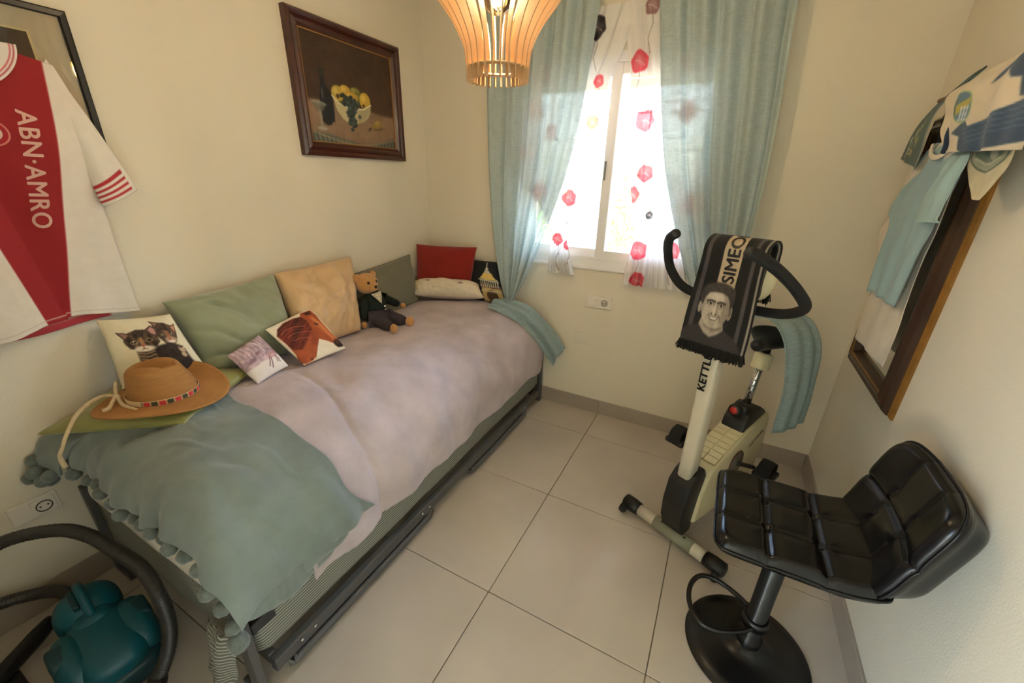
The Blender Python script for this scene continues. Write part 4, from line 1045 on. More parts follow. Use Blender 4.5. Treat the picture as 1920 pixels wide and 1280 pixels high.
p.line([(.265, .47), (.33, .41), (.46, .38), (.60, .39), (.695, .45)], .007, (226, 216, 180))
rs = np.random.RandomState(2)
for q in range(90):
    t = rs.uniform(0, 1); cx = .44 + .03 * math.sin(t * 3) + rs.normal() * .040 * (1 - .55 * t); cy = .49 - .29 * t + rs.normal() * .012
    p.ell(cx, cy, .019, .02, tuple(np.array((58, 70, 66)) * rs.uniform(.6, 1.25)), 0, .2); p.ell(cx - .005, cy + .006, .005, .006, (128, 140, 132), 0, .4, .6)
p.ell(.75, .215, .09, .02, (84, 62, 44), .1, .6, .6); p.ell(.765, .26, .055, .042, (150, 122, 60), .45, .12); p.ell(.70, .225, .03, .026, (146, 118, 60), .5, .2); p.line([(.68, .215), (.65, .19), (.655, .18)], .007, (52, 38, 24)); p.ell(.76, .275, .03, .018, (186, 158, 84), .4, .5, .7)
CANV = mat('oil_canvas', attr=True, rough=.5, var=.03, vscale=60, bump=.25, bscale=220, spec=.4)
gridobj('canvas', np.stack([np.full(Yg.shape, .011), Yg, Zg], -1), CANV, pic, rgb=SA(p.c))
box('backing', (.001, PY0 + .03, PZ0 + .03), (.009, PY1 - .03, PZ1 - .03), mat('backing_board', S(120, 96, 70)), pic)

# ================================================================== black framed picture behind the jersey
bp_ = empty('framed_print', 'large picture in a thin black frame behind the football jersey', 'picture')
FB = mat('black_frame', S(20, 19, 18), rough=.3)
QY0, QY1, QZ0, QZ1 = -2.36, -1.727, 1.50, 1.940
picture_frame(bp_, 0, QY0, QY1, QZ0, QZ1, [(0, 0), (0, .022), (.004, .024), (.016, .022), (.018, .018), (.018, 0)], FB)
box('mat_board', (.002, QY0 + .01, QZ0 + .01), (.008, QY1 - .01, QZ1 - .01), mat('mat_grey', S(196, 186, 160), rough=.9), bp_)
box('print', (.008, QY0 + .10, QZ0 + .075), (.0095, QY1 - .10, QZ1 - .075), mat('dark_print', S(58, 52, 44), rough=.7, var=.3, vscale=12), bp_)
box('print_border', (.0078, QY0 + .094, QZ0 + .069), (.0088, QY1 - .094, QZ1 - .069), mat('print_edge', S(214, 200, 150), rough=.6), bp_)
box('glass', (.0125, QY0 + .012, QZ0 + .012), (.0145, QY1 - .012, QZ1 - .012), GL, bp_)

# ================================================================== football jersey hung over it
JC = mat('jersey_knit', attr=True, rough=.7, var=.03, vscale=30, bump=.2, bscale=500, sheen=.15)
jer = empty('football_jersey', 'white football jersey with a wide red centre stripe hanging on the left wall', 'jersey')
def yb(z): return -1.831 + (z - 1.80) * (.146 / .766)           # right edge of the red stripe
def yl(z): return -2.055 + (1.319 - z) * (.035 / .287) - .02     # left edge of the red stripe
def ycr(z): return np.clip(-2.03 + (1.46 - z) * (.040 / .43), -2.075, -1.99)      # valley of the long fold
def fx(y, z):
    y = np.asarray(y, float); z = np.asarray(z, float)
    k = ss(1.84, 1.50, z)
    D = np.maximum(yb(z) - ycr(z), .014)
    up = .42 * np.clip(y - ycr(z), 0, D); dn = .15 * np.clip(y - yb(z), 0, .11); lf = .42 * np.clip(ycr(z) - y, 0, .08)
    f = .046 + k * (up - dn + lf) + (1 - k) * .012
    return f + .003 * np.sin(y * 60 + z * 9) * ss(1.7, 1.2, z) + .004 * fbm(y * 12, z * 7, 4, 2)
nj, ni = 220, 280
zt = lambda u: 1.835 - .055 * np.abs(u - .5) * 2 - .03 * np.exp(-((u - .5) / .14) ** 2)   # shoulder line with neck dip
zbm = lambda y: np.where(y > -1.985, 1.033 - .03 * ss(-1.975, -1.795, y), 1.030 - .026 * ss(-2.02, -2.15, y) - .004)
u = np.linspace(0, 1, ni)[None, :]; v = np.linspace(0, 1, nj)[:, None]
YR = np.interp(v, [0, .08, .2, .5, 1], [-1.812, -1.80, -1.80, -1.812, -1.792]); YL = -4.06 - YR - .04
Y = YL + (YR - YL) * u; Z = zt(u) * (1 - v) + zbm(Y) * v
X = fx(Y, Z)
p = Paint(Y, Z, (228, 218, 204))
dk = ss(.0022, -.0022, Y - yb(Z)) * ss(-.0022, .0022, Y - yl(Z))
p.put(dk, (152, 4, 18))
p.put((np.abs(Z - zbm(Y) - .014) < .0012).astype(float), (205, 192, 178), .8)
o = gridobj('body', np.stack([X, Y, Z], -1), JC, jer, rgb=SA(p.c), thick=.002)
# back panel, seen under the front hem
Yb, Zb = np.meshgrid(np.linspace(-2.29, -1.79, 60), np.linspace(1.75, .985, 40))
Zb = Zb + (.985 - Zb) * 0 + .022 * ss(-2.15, -1.80, Yb) * ss(1.2, 1.0, Zb)
p = Paint(Yb, Zb, (226, 214, 202)); band = ss(-2.135, -2.125, Yb) * ss(-1.868, -1.878, Yb)
p.put(band * ss(1.012, 1.006, Zb - .022 * ss(-2.15, -1.80, Yb)), (176, 14, 30)); p.put(band * ss(1.04, 1.03, Zb) * .45, (206, 110, 110))
gridobj('back_panel', np.stack([.026 + .006 * np.sin(Yb * 30), Yb, Zb], -1), JC, jer, rgb=SA(p.c), thick=.002)
def sleeve(name, out, inn, sg=1):
    n = 150; A = crv(out, n); B = crv(inn, n); a = np.linspace(0, 2 * np.pi, 40, endpoint=False)
    t = np.linspace(0, 1, n)
    P = np.zeros((n, 40, 3)); 
    for i in range(n):
        c = (A[i] + B[i]) / 2; w = (A[i] - B[i]) / 2; dpt = .003 + .022 * ss(0, .6, t[i])
        fold = .35 * np.sin(3 * a + 2 * t[i])
        P[i] = c[None] + np.cos(a)[:, None] * w[None] * (1 - .06 * np.sin(2 * a)[:, None]) + np.array([1.0, 0, 0])[None] * (np.sin(a) * dpt * (1 + fold * .5))[:, None]
    tt = np.broadcast_to(t[:, None], (n, 40)); aa = np.broadcast_to(a[None], (n, 40))
    p = Paint(aa, tt, (226, 218, 204))
    s_ = (tt > .885) & (np.sin((tt - .885) / .115 * math.pi * 2 * 4) > 0) & (np.cos(aa) < .72)
    p.put(s_.astype(float), (176, 24, 40))
    return gridobj(name, P, JC, jer, cu=True, rgb=SA(p.c), thick=.0015)
n_ = 44
sleeve('sleeve', [(.062, -1.822, 1.795), (.066, -1.795, 1.715), (.078, -1.768, 1.630), (.090, -1.707, 1.432)], [(.062, -1.842, 1.76), (.070, -1.838, 1.66), (.082, -1.832, 1.55), (.098, -1.818, 1.382)])
sleeve('sleeve', [(.062, -2.278, 1.795), (.066, -2.305, 1.715), (.078, -2.332, 1.630), (.090, -2.393, 1.432)], [(.062, -2.258, 1.76), (.070, -2.262, 1.66), (.082, -2.268, 1.55), (.098, -2.282, 1.382)])
# collar: white with red piping
ca = np.linspace(0, 1, 40); 
yc = np.array([-2.05]); 
colp = np.stack([.070 + .012 * np.sin(np.pi * ca), -2.05 + .145 * np.cos(np.pi * (1 - ca)), 1.815 - .105 * np.sin(np.pi * ca) ** 1.2], -1)
P = np.stack([colp + np.array([.004 * q, 0, 0]) + np.stack([0 * ca, .026 * q * np.cos(np.pi * (1 - ca)), -.030 * q * np.sin(np.pi * ca)], -1) for q in np.linspace(-.6, 1, 14)])
cc = np.ones((14, 40, 3)) * np.array((232, 224, 214.0)); cc[9:10] = (206, 70, 96); cc[11:12] = (176, 24, 60)
gridobj('collar', P, JC, jer, rgb=SA(cc), thick=.002)
LW = mat('letter_white', S(222, 178, 164), rough=.7)
def jt(tx, ty):
    yc_ = -1.912 + (-1.966 + 1.912) * tx + (ty - .5) * .040; z_ = 1.652 - tx * .330 + (ty - .5) * .004
    return (float(fx(np.array(yc_), np.array(z_))) + .0022, yc_, z_)
lettering('lettering', 'ABN·AMRO', jt, LW, jer, bold=.022, shear=.12, spacing=1.08, cuts=2)
def disc_on(fn, r, c, n=28, rings=3):
    V = [fn(c[0], c[1])]; F = []
    for k in range(1, rings + 1):
        for i in range(n):
            a = 2 * math.pi * i / n; V.append(fn(c[0] + r * k / rings * math.cos(a), c[1] + r * k / rings * math.sin(a)))
    for i in range(n): F.append((0, 1 + i, 1 + (i + 1) % n))
    for k in range(1, rings):
        for i in range(n): F.append((1 + (k - 1) * n + i, 1 + k * n + i, 1 + k * n + (i + 1) % n, 1 + (k - 1) * n + (i + 1) % n))
    return V, F
for rr, mm, q in ((.036, mat('badge_pink', S(214, 130, 120), rough=.7), .0022), (.032, mat('badge_red', S(170, 20, 36), rough=.7), .0028), (.022, mat('badge_white', S(230, 200, 190), rough=.7), .0034)):
    V, F = disc_on(lambda y, z: (float(fx(np.array(y), np.array(z))) + q, y, z), rr, (-1.995, 1.585))
    pyobj('badge', V, F, mm, jer)

# ================================================================== wall sockets
SOCK = mat('socket_white', S(236, 228, 214), rough=.35, var=.01); SHOLE = mat('socket_dark', S(70, 62, 54), rough=.6)
ws_ = empty('wall_socket', 'white double wall plate with a switch and a socket under the window', 'socket')
box('plate', (1.234, -.010, .749), (1.394, 0, .829), SOCK, ws_, bev=.004)
box('switch', (1.250, -.015, .765), (1.303, -.008, .814), SOCK, ws_, bev=.003)
box('socket_insert', (1.326, -.013, .765), (1.379, -.008, .814), SOCK, ws_, bev=.003)
lathe('socket_well', [(.018, 0), (.020, .0), (.020, .003), (.018, .003), (.018, 0)], SHOLE, ws_, seg=28, c=(1.352, -.016, .789), axis='y')
for dx in (-.0095, .0095): lathe('pin_hole', [(.001, 0), (.003, 0), (.003, .001), (.001, .001)], SHOLE, ws_, seg=10, c=(1.352 + dx, -.0142, .789), axis='y')
lathe('socket_face', [(.0005, 0), (.018, 0), (.018, .001), (.0005, .001)], mat('socket_face', S(214, 204, 188), rough=.5), ws_, seg=28, c=(1.352, -.0138, .789), axis='y')
cp = tag(box('cover_plate', (1.172, -.003, .478), (1.318, 0, .568), mat('cover_cream', S(228, 219, 199), rough=.8), bev=.002), 'blank wall coloured cover plate below the double socket', 'cover plate')
w2 = empty('wall_socket', 'white wall plate with one socket low on the left wall by the vacuum', 'socket')
box('plate', (0, -2.295, .360), (.010, -2.175, .436), SOCK, w2, bev=.004)
box('socket_insert', (.008, -2.245, .370), (.014, -2.185, .426), SOCK, w2, bev=.003)
lathe('socket_well', [(.018, 0), (.021, .0), (.021, .003), (.018, .003), (.018, 0)], SHOLE, w2, seg=28, c=(.0135, -2.215, .398), axis='x')
for dy in (-.0095, .0095): lathe('pin_hole', [(.001, 0), (.003, 0), (.003, .001), (.001, .001)], SHOLE, w2, seg=10, c=(.0135, -2.215 + dy, .398), axis='x')

# ================================================================== mirror with clothes hung on it
mir = empty('wall_mirror', 'tall mirror in a dark brown and gilt frame on the right wall', 'mirror')
WAL = mat('walnut', S(58, 34, 17), rough=.35, var=.3, vscale=16, vstretch=(1, 1, .2), coat=.2)
GILT = mat('gilt_wood', S(142, 98, 38), rough=.4, metal=.25, var=.15, vscale=30)
MY0, MY1, MZ0, MZ1 = -.735, -.150, .742, 1.760
picture_frame(mir, RW, MY0, MY1, MZ0, MZ1, [(0, 0), (0, .008), (.012, .018), (.012, 0)], GILT, 'gilt_edge', sgn=-1)
picture_frame(mir, RW, MY0 + .011, MY1 - .011, MZ0 + .011, MZ1 - .011, [(0, 0), (0, .022), (.010, .034), (.022, .030), (.040, .044), (.050, .046), (.055, .040), (.055, 0)], WAL, 'frame_side', sgn=-1)
picture_frame(mir, RW, MY0 + .064, MY1 - .064, MZ0 + .064, MZ1 - .064, [(0, 0), (0, .0425), (.003, .043), (.005, .0405), (.005, 0)], GILT, 'gilt_slip', sgn=-1)
picture_frame(mir, RW, MY0 + .068, MY1 - .068, MZ0 + .068, MZ1 - .068, [(0, 0), (0, .038), (.004, .036), (.016, .014), (.016, 0)], WAL, 'inner_cove', sgn=-1)
mm = bpy.data.materials.new('mirror_silver'); mm.use_nodes = True; mb = mm.node_tree.nodes['Principled BSDF']
mb.inputs['Metallic'].default_value = 1; mb.inputs['Roughness'].default_value = .03; mb.inputs['Base Color'].default_value = (.86, .87, .86, 1)
box('mirror_glass', (RW - .012, MY0 + .06, MZ0 + .06), (RW - .006, MY1 - .06, MZ1 - .06), mm, mir)

def sheet(name, rows, nu, nv, m, parent=None, paint=None, fold=.006, nf=2.5, seed=1.0, nd=(-1, 0, 0), thick=.002, slant=0.0):
    L = crv([r[0] for r in rows], nv); R = crv([r[1] for r in rows], nv)
    u = np.linspace(0, 1, nu)[None, :]; v = np.linspace(0, 1, nv)[:, None]
    P = L[:, None] * (1 - u[..., None]) + R[:, None] * u[..., None]
    d = fold * (np.sin(2 * np.pi * nf * u + seed + slant * v) + .5 * np.sin(2 * np.pi * nf * 1.9 * u + 2 * seed + 1.5 * v) + 1.2 * fbm(u * 4 + seed, v * 4, int(seed * 3), 2)) * ss(0, .15, v + .05)
    P = P + np.asarray(nd, float) * d[..., None]
    rgb = None
    if paint is not None: rgb = SA(paint(np.broadcast_to(u, P.shape[:2]), np.broadcast_to(v, P.shape[:2])))
    return gridobj(name, P, m, parent, rgb=rgb, thick=thick)
TSH = mat('tshirt_jersey', attr=True, rough=.85, var=.03, vscale=20, bump=.15, bscale=400, sheen=.2)
def plainp(c): return lambda U, V: np.ones(U.shape + (3,)) * np.asarray(c, float)
x0 = 2.5375
tag(sheet('white_tshirt', [((x0, -.20, 1.62), (x0, -.62, 1.62)), ((x0, -.15, 1.40), (x0, -.63, 1.40)), ((x0, -.085, 1.31), (x0, -.62, 1.28)), ((x0, -.26, 1.16), (x0, -.63, 1.15)), ((x0 - .004, -.27, 1.02), (x0, -.65, 1.02)), ((x0 - .006, -.29, .893), (x0 - .004, -.66, .905))], 70, 70, TSH,
          paint=plainp((226, 212, 190)), fold=.003, nf=1.6, seed=2.0), 'long white t-shirt hanging lowest on the mirror', 't-shirt')
bs = empty('blue_tshirt', 'pale blue t-shirt with white shoulder panels hanging over the mirror', 't-shirt')
x1 = 2.515
def bluep(U, V):
    p = Paint(U, V, (156, 182, 184))
    p.poly([(.12, -.02), (.34, -.02), (.26, .10), (.10, .30), (-.02, .42), (.0, .30)], (226, 212, 188), .012)
    p.poly([(.62, -.02), (.92, -.02), (.74, .16), (.60, .22), (.55, .10)], (214, 210, 196), .012)
    return p.c
sheet('body', [((x1, -.44, 1.645), (x1 - .004, -.66, 1.635)), ((x1, -.37, 1.612), (x1 - .006, -.715, 1.590)), ((x1 + .004, -.29, 1.545), (x1 - .004, -.72, 1.52)), ((x1 + .006, -.20, 1.42), (x1, -.69, 1.42)), ((x1 + .006, -.265, 1.36), (x1, -.68, 1.36)), ((x1 + .004, -.28, 1.25), (x1, -.645, 1.26)), ((x1, -.31, 1.105), (x1 - .004, -.64, 1.118))], 80, 80, TSH, bs, bluep, fold=.007, nf=2.6, seed=3.2, slant=-1.0)
sheet('sleeve', [((x1 - .010, -.64, 1.60), (x1 - .012, -.755, 1.600)), ((x1 - .022, -.62, 1.50), (x1 - .030, -.775, 1.50)), ((x1 - .026, -.605, 1.43), (x1 - .036, -.795, 1.43)), ((x1 - .022, -.60, 1.40), (x1 - .034, -.815, 1.412))], 40, 30, TSH, bs, plainp((158, 184, 182)), fold=.008, nf=1.4, seed=1.1)
pr = [(x1 - .014 - .004 * math.sin(t * math.pi), -.545 + .085 * math.cos(math.pi * (1 + t)), 1.640 - .045 * math.sin(math.pi * t)) for t in np.linspace(0, 1, 14)]
tube('neckband', pr, .009, mat('neck_cream', S(226, 214, 194), rough=.85), bs, seg=8, flat=.4)
NAVY = mat('navy_knit', S(34, 52, 76), rough=.85, var=.1, vscale=30)
# green cloth with embroidered flowers, draped over the far top corner
def greenp(U, V):
    p = Paint(U, V, (28, 66, 50)); p.c *= (1 + .2 * fbm(U * 6, V * 6, 3, 3))[..., None]
    for (cx, cy, c) in ((.42, .62, (206, 190, 66)), (.60, .70, (196, 180, 60)), (.30, .80, (214, 216, 196)), (.50, .82, (206, 190, 66)), (.22, .70, (214, 216, 196)), (.55, .55, (206, 196, 90))):
        for k in range(3):
            a = k * 2.1 + cx * 9; p.ell(cx + .04 * math.cos(a), cy + .025 * math.sin(a), .045, .014, c, a * .7, .2)
    p.line([(.20, .92), (.40, .74), (.55, .58), (.66, .44)], .010, (170, 168, 90))
    p.put(ss(.975, .985, V), (206, 202, 186))
    p.put(ss(.975, .985, U), (150, 160, 150))
    return p.c
tag(sheet('green_pennant', [((2.500, -.655, 1.822), (2.498, -.652, 1.818)), ((2.510, -.49, 1.808), (2.490, -.53, 1.782)), ((2.525, -.26, 1.775), (2.485, -.44, 1.750)), ((2.535, -.09, 1.715), (2.482, -.41, 1.690)), ((2.535, -.05, 1.640), (2.484, -.42, 1.625)), ((2.530, -.06, 1.612), (2.500, -.36, 1.563))], 60, 70, TSH, None, greenp, fold=.003, nf=.8, seed=.4, thick=.003),
    'dark green cloth embroidered with yellow and white flowers over the mirror corner', 'pennant')
# white and navy football shirt bunched over the top
def malp(U, V):
    p = Paint(U, V, (222, 204, 172)); p.c *= (1 + .08 * fbm(U * 5, V * 5, 7, 3))[..., None]
    nv_ = (38, 62, 88)
    p.poly([(.50, .36), (.62, .05), (.80, -.05), (1.05, -.05), (1.05, .62), (.84, .56), (.80, .42), (.74, .40), (.66, .26)], nv_, .012)
    p.poly([(.20, .80), (.34, .66), (.40, .74), (.62, .66), (.86, .60), (1.05, .56), (1.05, .92), (.36, 1.02), (.28, .98), (.30, .84)], nv_, .010)
    for k in range(4): p.line([(.34, .92 - k * .05), (.66, .83 - k * .05), (1.05, .78 - k * .05)], .006, (70, 100, 130), .8)
    p.ell(.27, .50, .115, .20, (176, 190, 120), -.25, .08); p.ell(.27, .50, .10, .175, (84, 120, 140), -.25, .08)
    p.poly([(.18, .52), (.36, .42), (.36, .50), (.20, .62)], (186, 168, 60), .012); p.poly([(.17, .44), (.24, .40), (.22, .60), (.17, .58)], (60, 96, 52), .012)
    for k in range(3): p.line([(.29 + k * .028, .52), (.27 + k * .028, .66)], .007, (226, 230, 226))
    return p.c
ws2 = empty('striped_shirt', 'cream and navy football shirt with a shield crest bunched over the mirror top', 'football shirt')
sheet('body', [((2.500, -.58, 1.80), (2.500, -1.10, 1.83)), ((2.478, -.52, 1.775), (2.470, -1.10, 1.79)), ((2.470, -.535, 1.745), (2.455, -1.12, 1.74)), ((2.470, -.57, 1.70), (2.450, -1.13, 1.68)), ((2.472, -.60, 1.655), (2.455, -1.12, 1.63)), ((2.480, -.64, 1.605), (2.470, -1.08, 1.585))], 110, 80, TSH, ws2, malp, fold=.006, nf=2.2, seed=4.0)
box('hanger_bar', (2.50, -1.0, 1.775), (2.51, -.35, 1.787), mat('hanger_wood', S(110, 70, 36), rough=.5), ws2, bev=.004)
sheet('gap_shadow_sheet', [((2.520, -.40, 1.775), (2.515, -.62, 1.79)), ((2.522, -.40, 1.70), (2.515, -.60, 1.70)), ((2.522, -.42, 1.625), (2.515, -.60, 1.63))], 20, 20, mat('gap_shadow_black', S(14, 14, 18), rough=.95), ws2, None, fold=.003)  # black sheet standing for the shadow and dark mirror in this gap
tube('neck_trim', [(2.482, -.625, 1.672), (2.476, -.645, 1.650), (2.478, -.655, 1.622), (2.482, -.640, 1.605)], .007, NAVY, ws2, n=14, seg=8)
def creamp(U, V):
    p = Paint(U, V, (204, 190, 150)); p.c *= (1 + .08 * fbm(U * 5, V * 5, 2, 3))[..., None]
    p.ell(.50, .34, .46, .30, (60, 78, 54), 0, .04); p.ell(.50, .34, .43, .275, (146, 150, 116), 0, .04); p.ell(.50, .34, .36, .21, (84, 104, 74), 0, .05)
    p.ell(.46, .30, .16, .12, (40, 70, 48), .3, .1); p.ell(.62, .36, .14, .10, (150, 152, 122), .3, .1); p.line([(.18, .44), (.40, .52), (.62, .52), (.82, .44)], .022, (170, 170, 140)); p.line([(.25, .24), (.4, .2), (.6, .2), (.75, .26)], .018, (160, 164, 130))
    return p.c
tag(sheet('cream_scarf', [((2.512, -.72, 1.70), (2.500, -.99, 1.70)), ((2.512, -.735, 1.62), (2.500, -.985, 1.61)), ((2.512, -.75, 1.57), (2.498, -1.0, 1.565)), ((2.514, -.80, 1.52), (2.505, -.965, 1.53)), ((2.515, -.862, 1.478), (2.512, -.895, 1.478))], 70, 70, TSH, None, creamp, fold=.003, nf=1.0, seed=2.6, thick=.003),
    'cream cloth with a green round emblem ending in a point beside the mirror', 'scarf')
# ================================================================== exercise bike  (local x = sideways, local y = towards its rear, the bike faces the camera)
BO = (1.99, -.89, 0.0); BRZ = math.atan2(-.42, .908)
CREAM = mat('cream_plastic', S(214, 204, 164), rough=.45, var=.04); CREAMS = mat('cream_steel', S(214, 204, 182), rough=.35, var=.02, coat=.2)
FOAM = mat('black_foam', S(24, 24, 26), rough=.85, var=.08, bump=.3, bscale=300)
OLV = mat('olive_grey_plastic', S(140, 138, 116), rough=.5)
bike = empty('exercise_bike', 'cream and black upright exercise bike in front of the window', 'exercise bike', loc=BO, rz=BRZ)
tube('front_stabilizer', [(-.20, 0, .045), (.185, 0, .045)], .027, CREAMS, bike, seg=20)
P = tube_pts([(-.085, 0, .047), (.10, 0, .047)], .031, 20); sl_ = gridobj('stabilizer_sleeve', P, OLV, bike, cu=True, caps=True)
for x in (-.05, .06): lathe('screw', [(.001, .0), (.005, 0), (.005, .002), (.001, .002)], BLK, sl_, seg=10, c=(x, -.010, .0765))
for sg in (-1, 1):
    x = -.215 if sg < 0 else .20
    ec = tube('end_cap', [(x + sg * -.045, 0, .045), (x + sg * -.01, 0, .045), (x + sg * .035, 0, .044), (x + sg * .042, 0, .044)], [.030, .034, .033, .020], BLK, bike, seg=18)
    lathe('transport_wheel', [(.001, -.012), (.020, -.012), (.022, -.006), (.022, .006), (.020, .012), (.001, .012)], FOAM, ec, seg=18, c=(x + sg * .02, -.040, .030), axis='x')
tube('rear_stabilizer', [(-.20, .60, .045), (.20, .60, .045)], .026, CREAMS, bike, seg=16)
for sg in (-1, 1): tube('end_cap', [(sg * .18, .60, .045), (sg * .225, .60, .045), (sg * .235, .60, .045)], [.031, .032, .02], BLK, bike, seg=16)
box('frame_beam', (-.025, .03, .05), (.025, .60, .10), BLK, bike, bev=.008)

def extrude_profile(name, pts, hw, m, parent, bev=.012, seg=3, x0=0.0, label=None):
    bm = bmesh.new(); n = len(pts)
    a = [bm.verts.new((x0 - hw, y, z)) for y, z in pts]; b = [bm.verts.new((x0 + hw, y, z)) for y, z in pts]
    bm.faces.new(a); bm.faces.new(b[::-1])
    for i in range(n): bm.faces.new((a[i], b[i], b[(i + 1) % n], a[(i + 1) % n]))
    bmesh.ops.recalc_face_normals(bm, faces=bm.faces)
    if bev:
        es = [e for e in bm.edges]
        bmesh.ops.bevel(bm, geom=es, offset=bev, segments=seg, profile=.5, affect='EDGES', clamp_overlap=True)
    return bmobj(name, bm, m, parent, True, label)
def sm(pts, k=6):
    p = np.asarray(pts + pts[:1], float); return [tuple(q) for q in p[:-1]]
shr = extrude_profile('shroud', [(.035, .125), (.055, .27), (.105, .375), (.20, .412), (.40, .468), (.585, .495), (.625, .44), (.635, .28), (.60, .17), (.48, .105), (.25, .095)], .063, CREAM, bike, bev=.014)
# raised plates of the ribbed top over a sheet coloured dark as groove shadow
pyobj('rib_shadow_sheet', [(-.055, .128, .3905), (.055, .128, .3905), (.055, .402, .4665), (-.055, .402, .4665)], [(0, 1, 2, 3)], mat('cream_groove_shadow', S(150, 138, 100), rough=.6), shr, smooth=False)
for r in range(8):
    u0 = .132 + r * .0335
    for c0, c1 in ((-.053, -.0025), (.0025, .053)):
        z0 = .3905 + (u0 - .128) * .2774 - .002; z1 = z0 + .029 * .2774
        V = [(c0, u0, z0), (c1, u0, z0), (c1, u0 + .029, z1), (c0, u0 + .029, z1), (c0, u0, z0 + .007), (c1, u0, z0 + .007), (c1, u0 + .029, z1 + .007), (c0, u0 + .029, z1 + .007)]
        pyobj('rib_plate', V, [(0, 3, 2, 1), (4, 5, 6, 7), (0, 1, 5, 4), (1, 2, 6, 5), (2, 3, 7, 6), (3, 0, 4, 7)], CREAM, shr, smooth=False)
lathe('crank_disc', [(.001, .0), (.055, 0), (.062, .003), (.062, .006), (.001, .008)], mat('disc_grey', S(96, 90, 80), rough=.5), shr, seg=32, c=(.062, .33, .315), axis='x')
lathe('disc_ring', [(.058, .0), (.066, 0), (.066, .006), (.058, .006), (.058, 0)], mat('disc_brown', S(96, 56, 44), rough=.5), shr, seg=32, c=(.0622, .33, .315), axis='x')
LB = mat('logo_black', S(18, 17, 18), rough=.5)
lettering('logo', 'KETTLER', lambda tx, ty: (.0645, .45 + tx * .125, .350 + tx * .040 + ty * .020), LB, shr, bold=.025, cuts=0)
# pedals and cranks
for sg, (u, z) in ((1, (.46, .255)), (-1, (.20, .375))):
    cr = tube('crank_arm', [(sg * .070, .33, .32), (sg * .085, (u + .33) / 2, (z + .32) / 2), (sg * .100, u, z)], .011, BLK, bike, n=10, seg=10)
    pe = box('pedal', (sg * .155 - .045, u - .045, z - .014), (sg * .155 + .045, u + .045, z + .012), BLK, bike, bev=.008, smooth=True)
    PS_ = tube_pts([(sg * .155 - .03, u - .040, z + .005), (sg * .155 - .03, u - .02, z + .055), (sg * .155 - .03, u + .025, z + .055), (sg * .155 - .03, u + .045, z + .008)], .030, 10, 16, flat=.12, up=(0, 0, 1))
    gridobj('strap', tube_pts([(sg * .155, u - .045, z + .0), (sg * .155, u - .035, z + .045), (sg * .155, u + .005, z + .062), (sg * .155, u + .038, z + .045), (sg * .155, u + .045, z + .0)], .030, 10, 20, flat=.14, up=(0, -1, 0)), FOAM, pe, cu=True)
# boot where the column meets the frame
extrude_profile('column_boot', [(-.012, .075), (-.048, .15), (-.055, .24), (-.040, .345), (.0, .385), (.060, .405), (.088, .36), (.070, .28), (.060, .16), (.050, .075)], .050, BLK, bike, bev=.010)
cp0, cp1 = np.array((0, .012, .30)), np.array((0, .030, 1.16))
def sq_tube(name, pts, wx, wy, m, parent, r=.35):
    a = np.linspace(0, 2 * np.pi, 28, endpoint=False); e = .45
    sx = np.sign(np.cos(a)) * np.abs(np.cos(a)) ** e * wx; sy = np.sign(np.sin(a)) * np.abs(np.sin(a)) ** e * wy
    P = np.array([[(p[0] + x, p[1] + y, p[2]) for x, y in zip(sx, sy)] for p in pts])
    return gridobj(name, P, m, parent, cu=True, caps=True)
colm = sq_tube('column', [tuple(cp0), (0, .016, .5), (0, .024, .9), tuple(cp1)], .030, .034, CREAMS, bike)
lettering('logo', 'KETTLER', lambda tx, ty: (-.024 + (1 - ty) * .030, -.0165 + tx * .0022, .772 + tx * .178), LB, colm, bold=.04, shear=.0, cuts=0)
# seat post group
extrude_profile('seat_clamp', [(.355, .455), (.37, .505), (.40, .535), (.50, .548), (.565, .510), (.585, .485)], .052, BLK, bike, bev=.010)
box('clamp_block', (-.030, .395, .50), (.030, .475, .565), BLK, bike, bev=.010, smooth=True)
lathe('adjust_knob', [(.001, -.030), (.024, -.030), (.027, -.022), (.027, -.004), (.018, 0), (.001, 0)], BLK, bike, seg=20, c=(-.006, .375, .555), axis='y')
lathe('knob_button', [(.001, .0), (.016, 0), (.017, .004), (.012, .008), (.001, .008)], mat('knob_red', S(190, 40, 40), rough=.4), bike, seg=20, c=(-.006, .342, .555), axis='y', rot=Matrix.Rotation(0, 4, 'Z'))
sp0 = np.array((0, .445, .52)); sp1 = np.array((0, .510, .80))
tube('seat_post', [sp0, sp1], .017, CHR, bike, seg=20)
for k in range(5):
    q = sp0 + (sp1 - sp0) * (.16 + k * .10); ellip('post_hole', q + np.array((.006, -.0158, .0)), (.0035, .0025, .0035), BLK, bike, 10, 6)
col_ = tube('post_collar', [sp0 + (sp1 - sp0) * .74, sp0 + (sp1 - sp0) * .75, sp0 + (sp1 - sp0) * .97, sp1], [.034, .038, .038, .028], CREAM, bike, seg=24)
tube('saddle_clamp', [sp1, sp1 + np.array((0, .012, .045))], .020, BLK, bike, seg=14)
sad = []
for t in np.linspace(0, 1, 22):                                # nose to rear
    u = .36 + .27 * t; w = .028 + .085 * ss(.25, .9, t) * (1 - .25 * ss(.9, 1, t)); hh = .030 + .006 * t
    ed = math.sqrt(max(.02, 1 - abs(2 * t - 1) ** 6))
    a = np.linspace(0, 2 * np.pi, 24, endpoint=False)
    sad.append(np.stack([w * ed * np.cos(a), u + 0 * a, .868 + .012 * t ** 2 - .012 * math.sin(math.pi * t) + hh * ed * np.sin(a) * np.where(np.sin(a) > 0, .9, 1.0)], -1))
gridobj('saddle', np.array(sad), mat('saddle_black', S(26, 28, 30), rough=.4, bump=.1), bike, cu=True, caps=True)
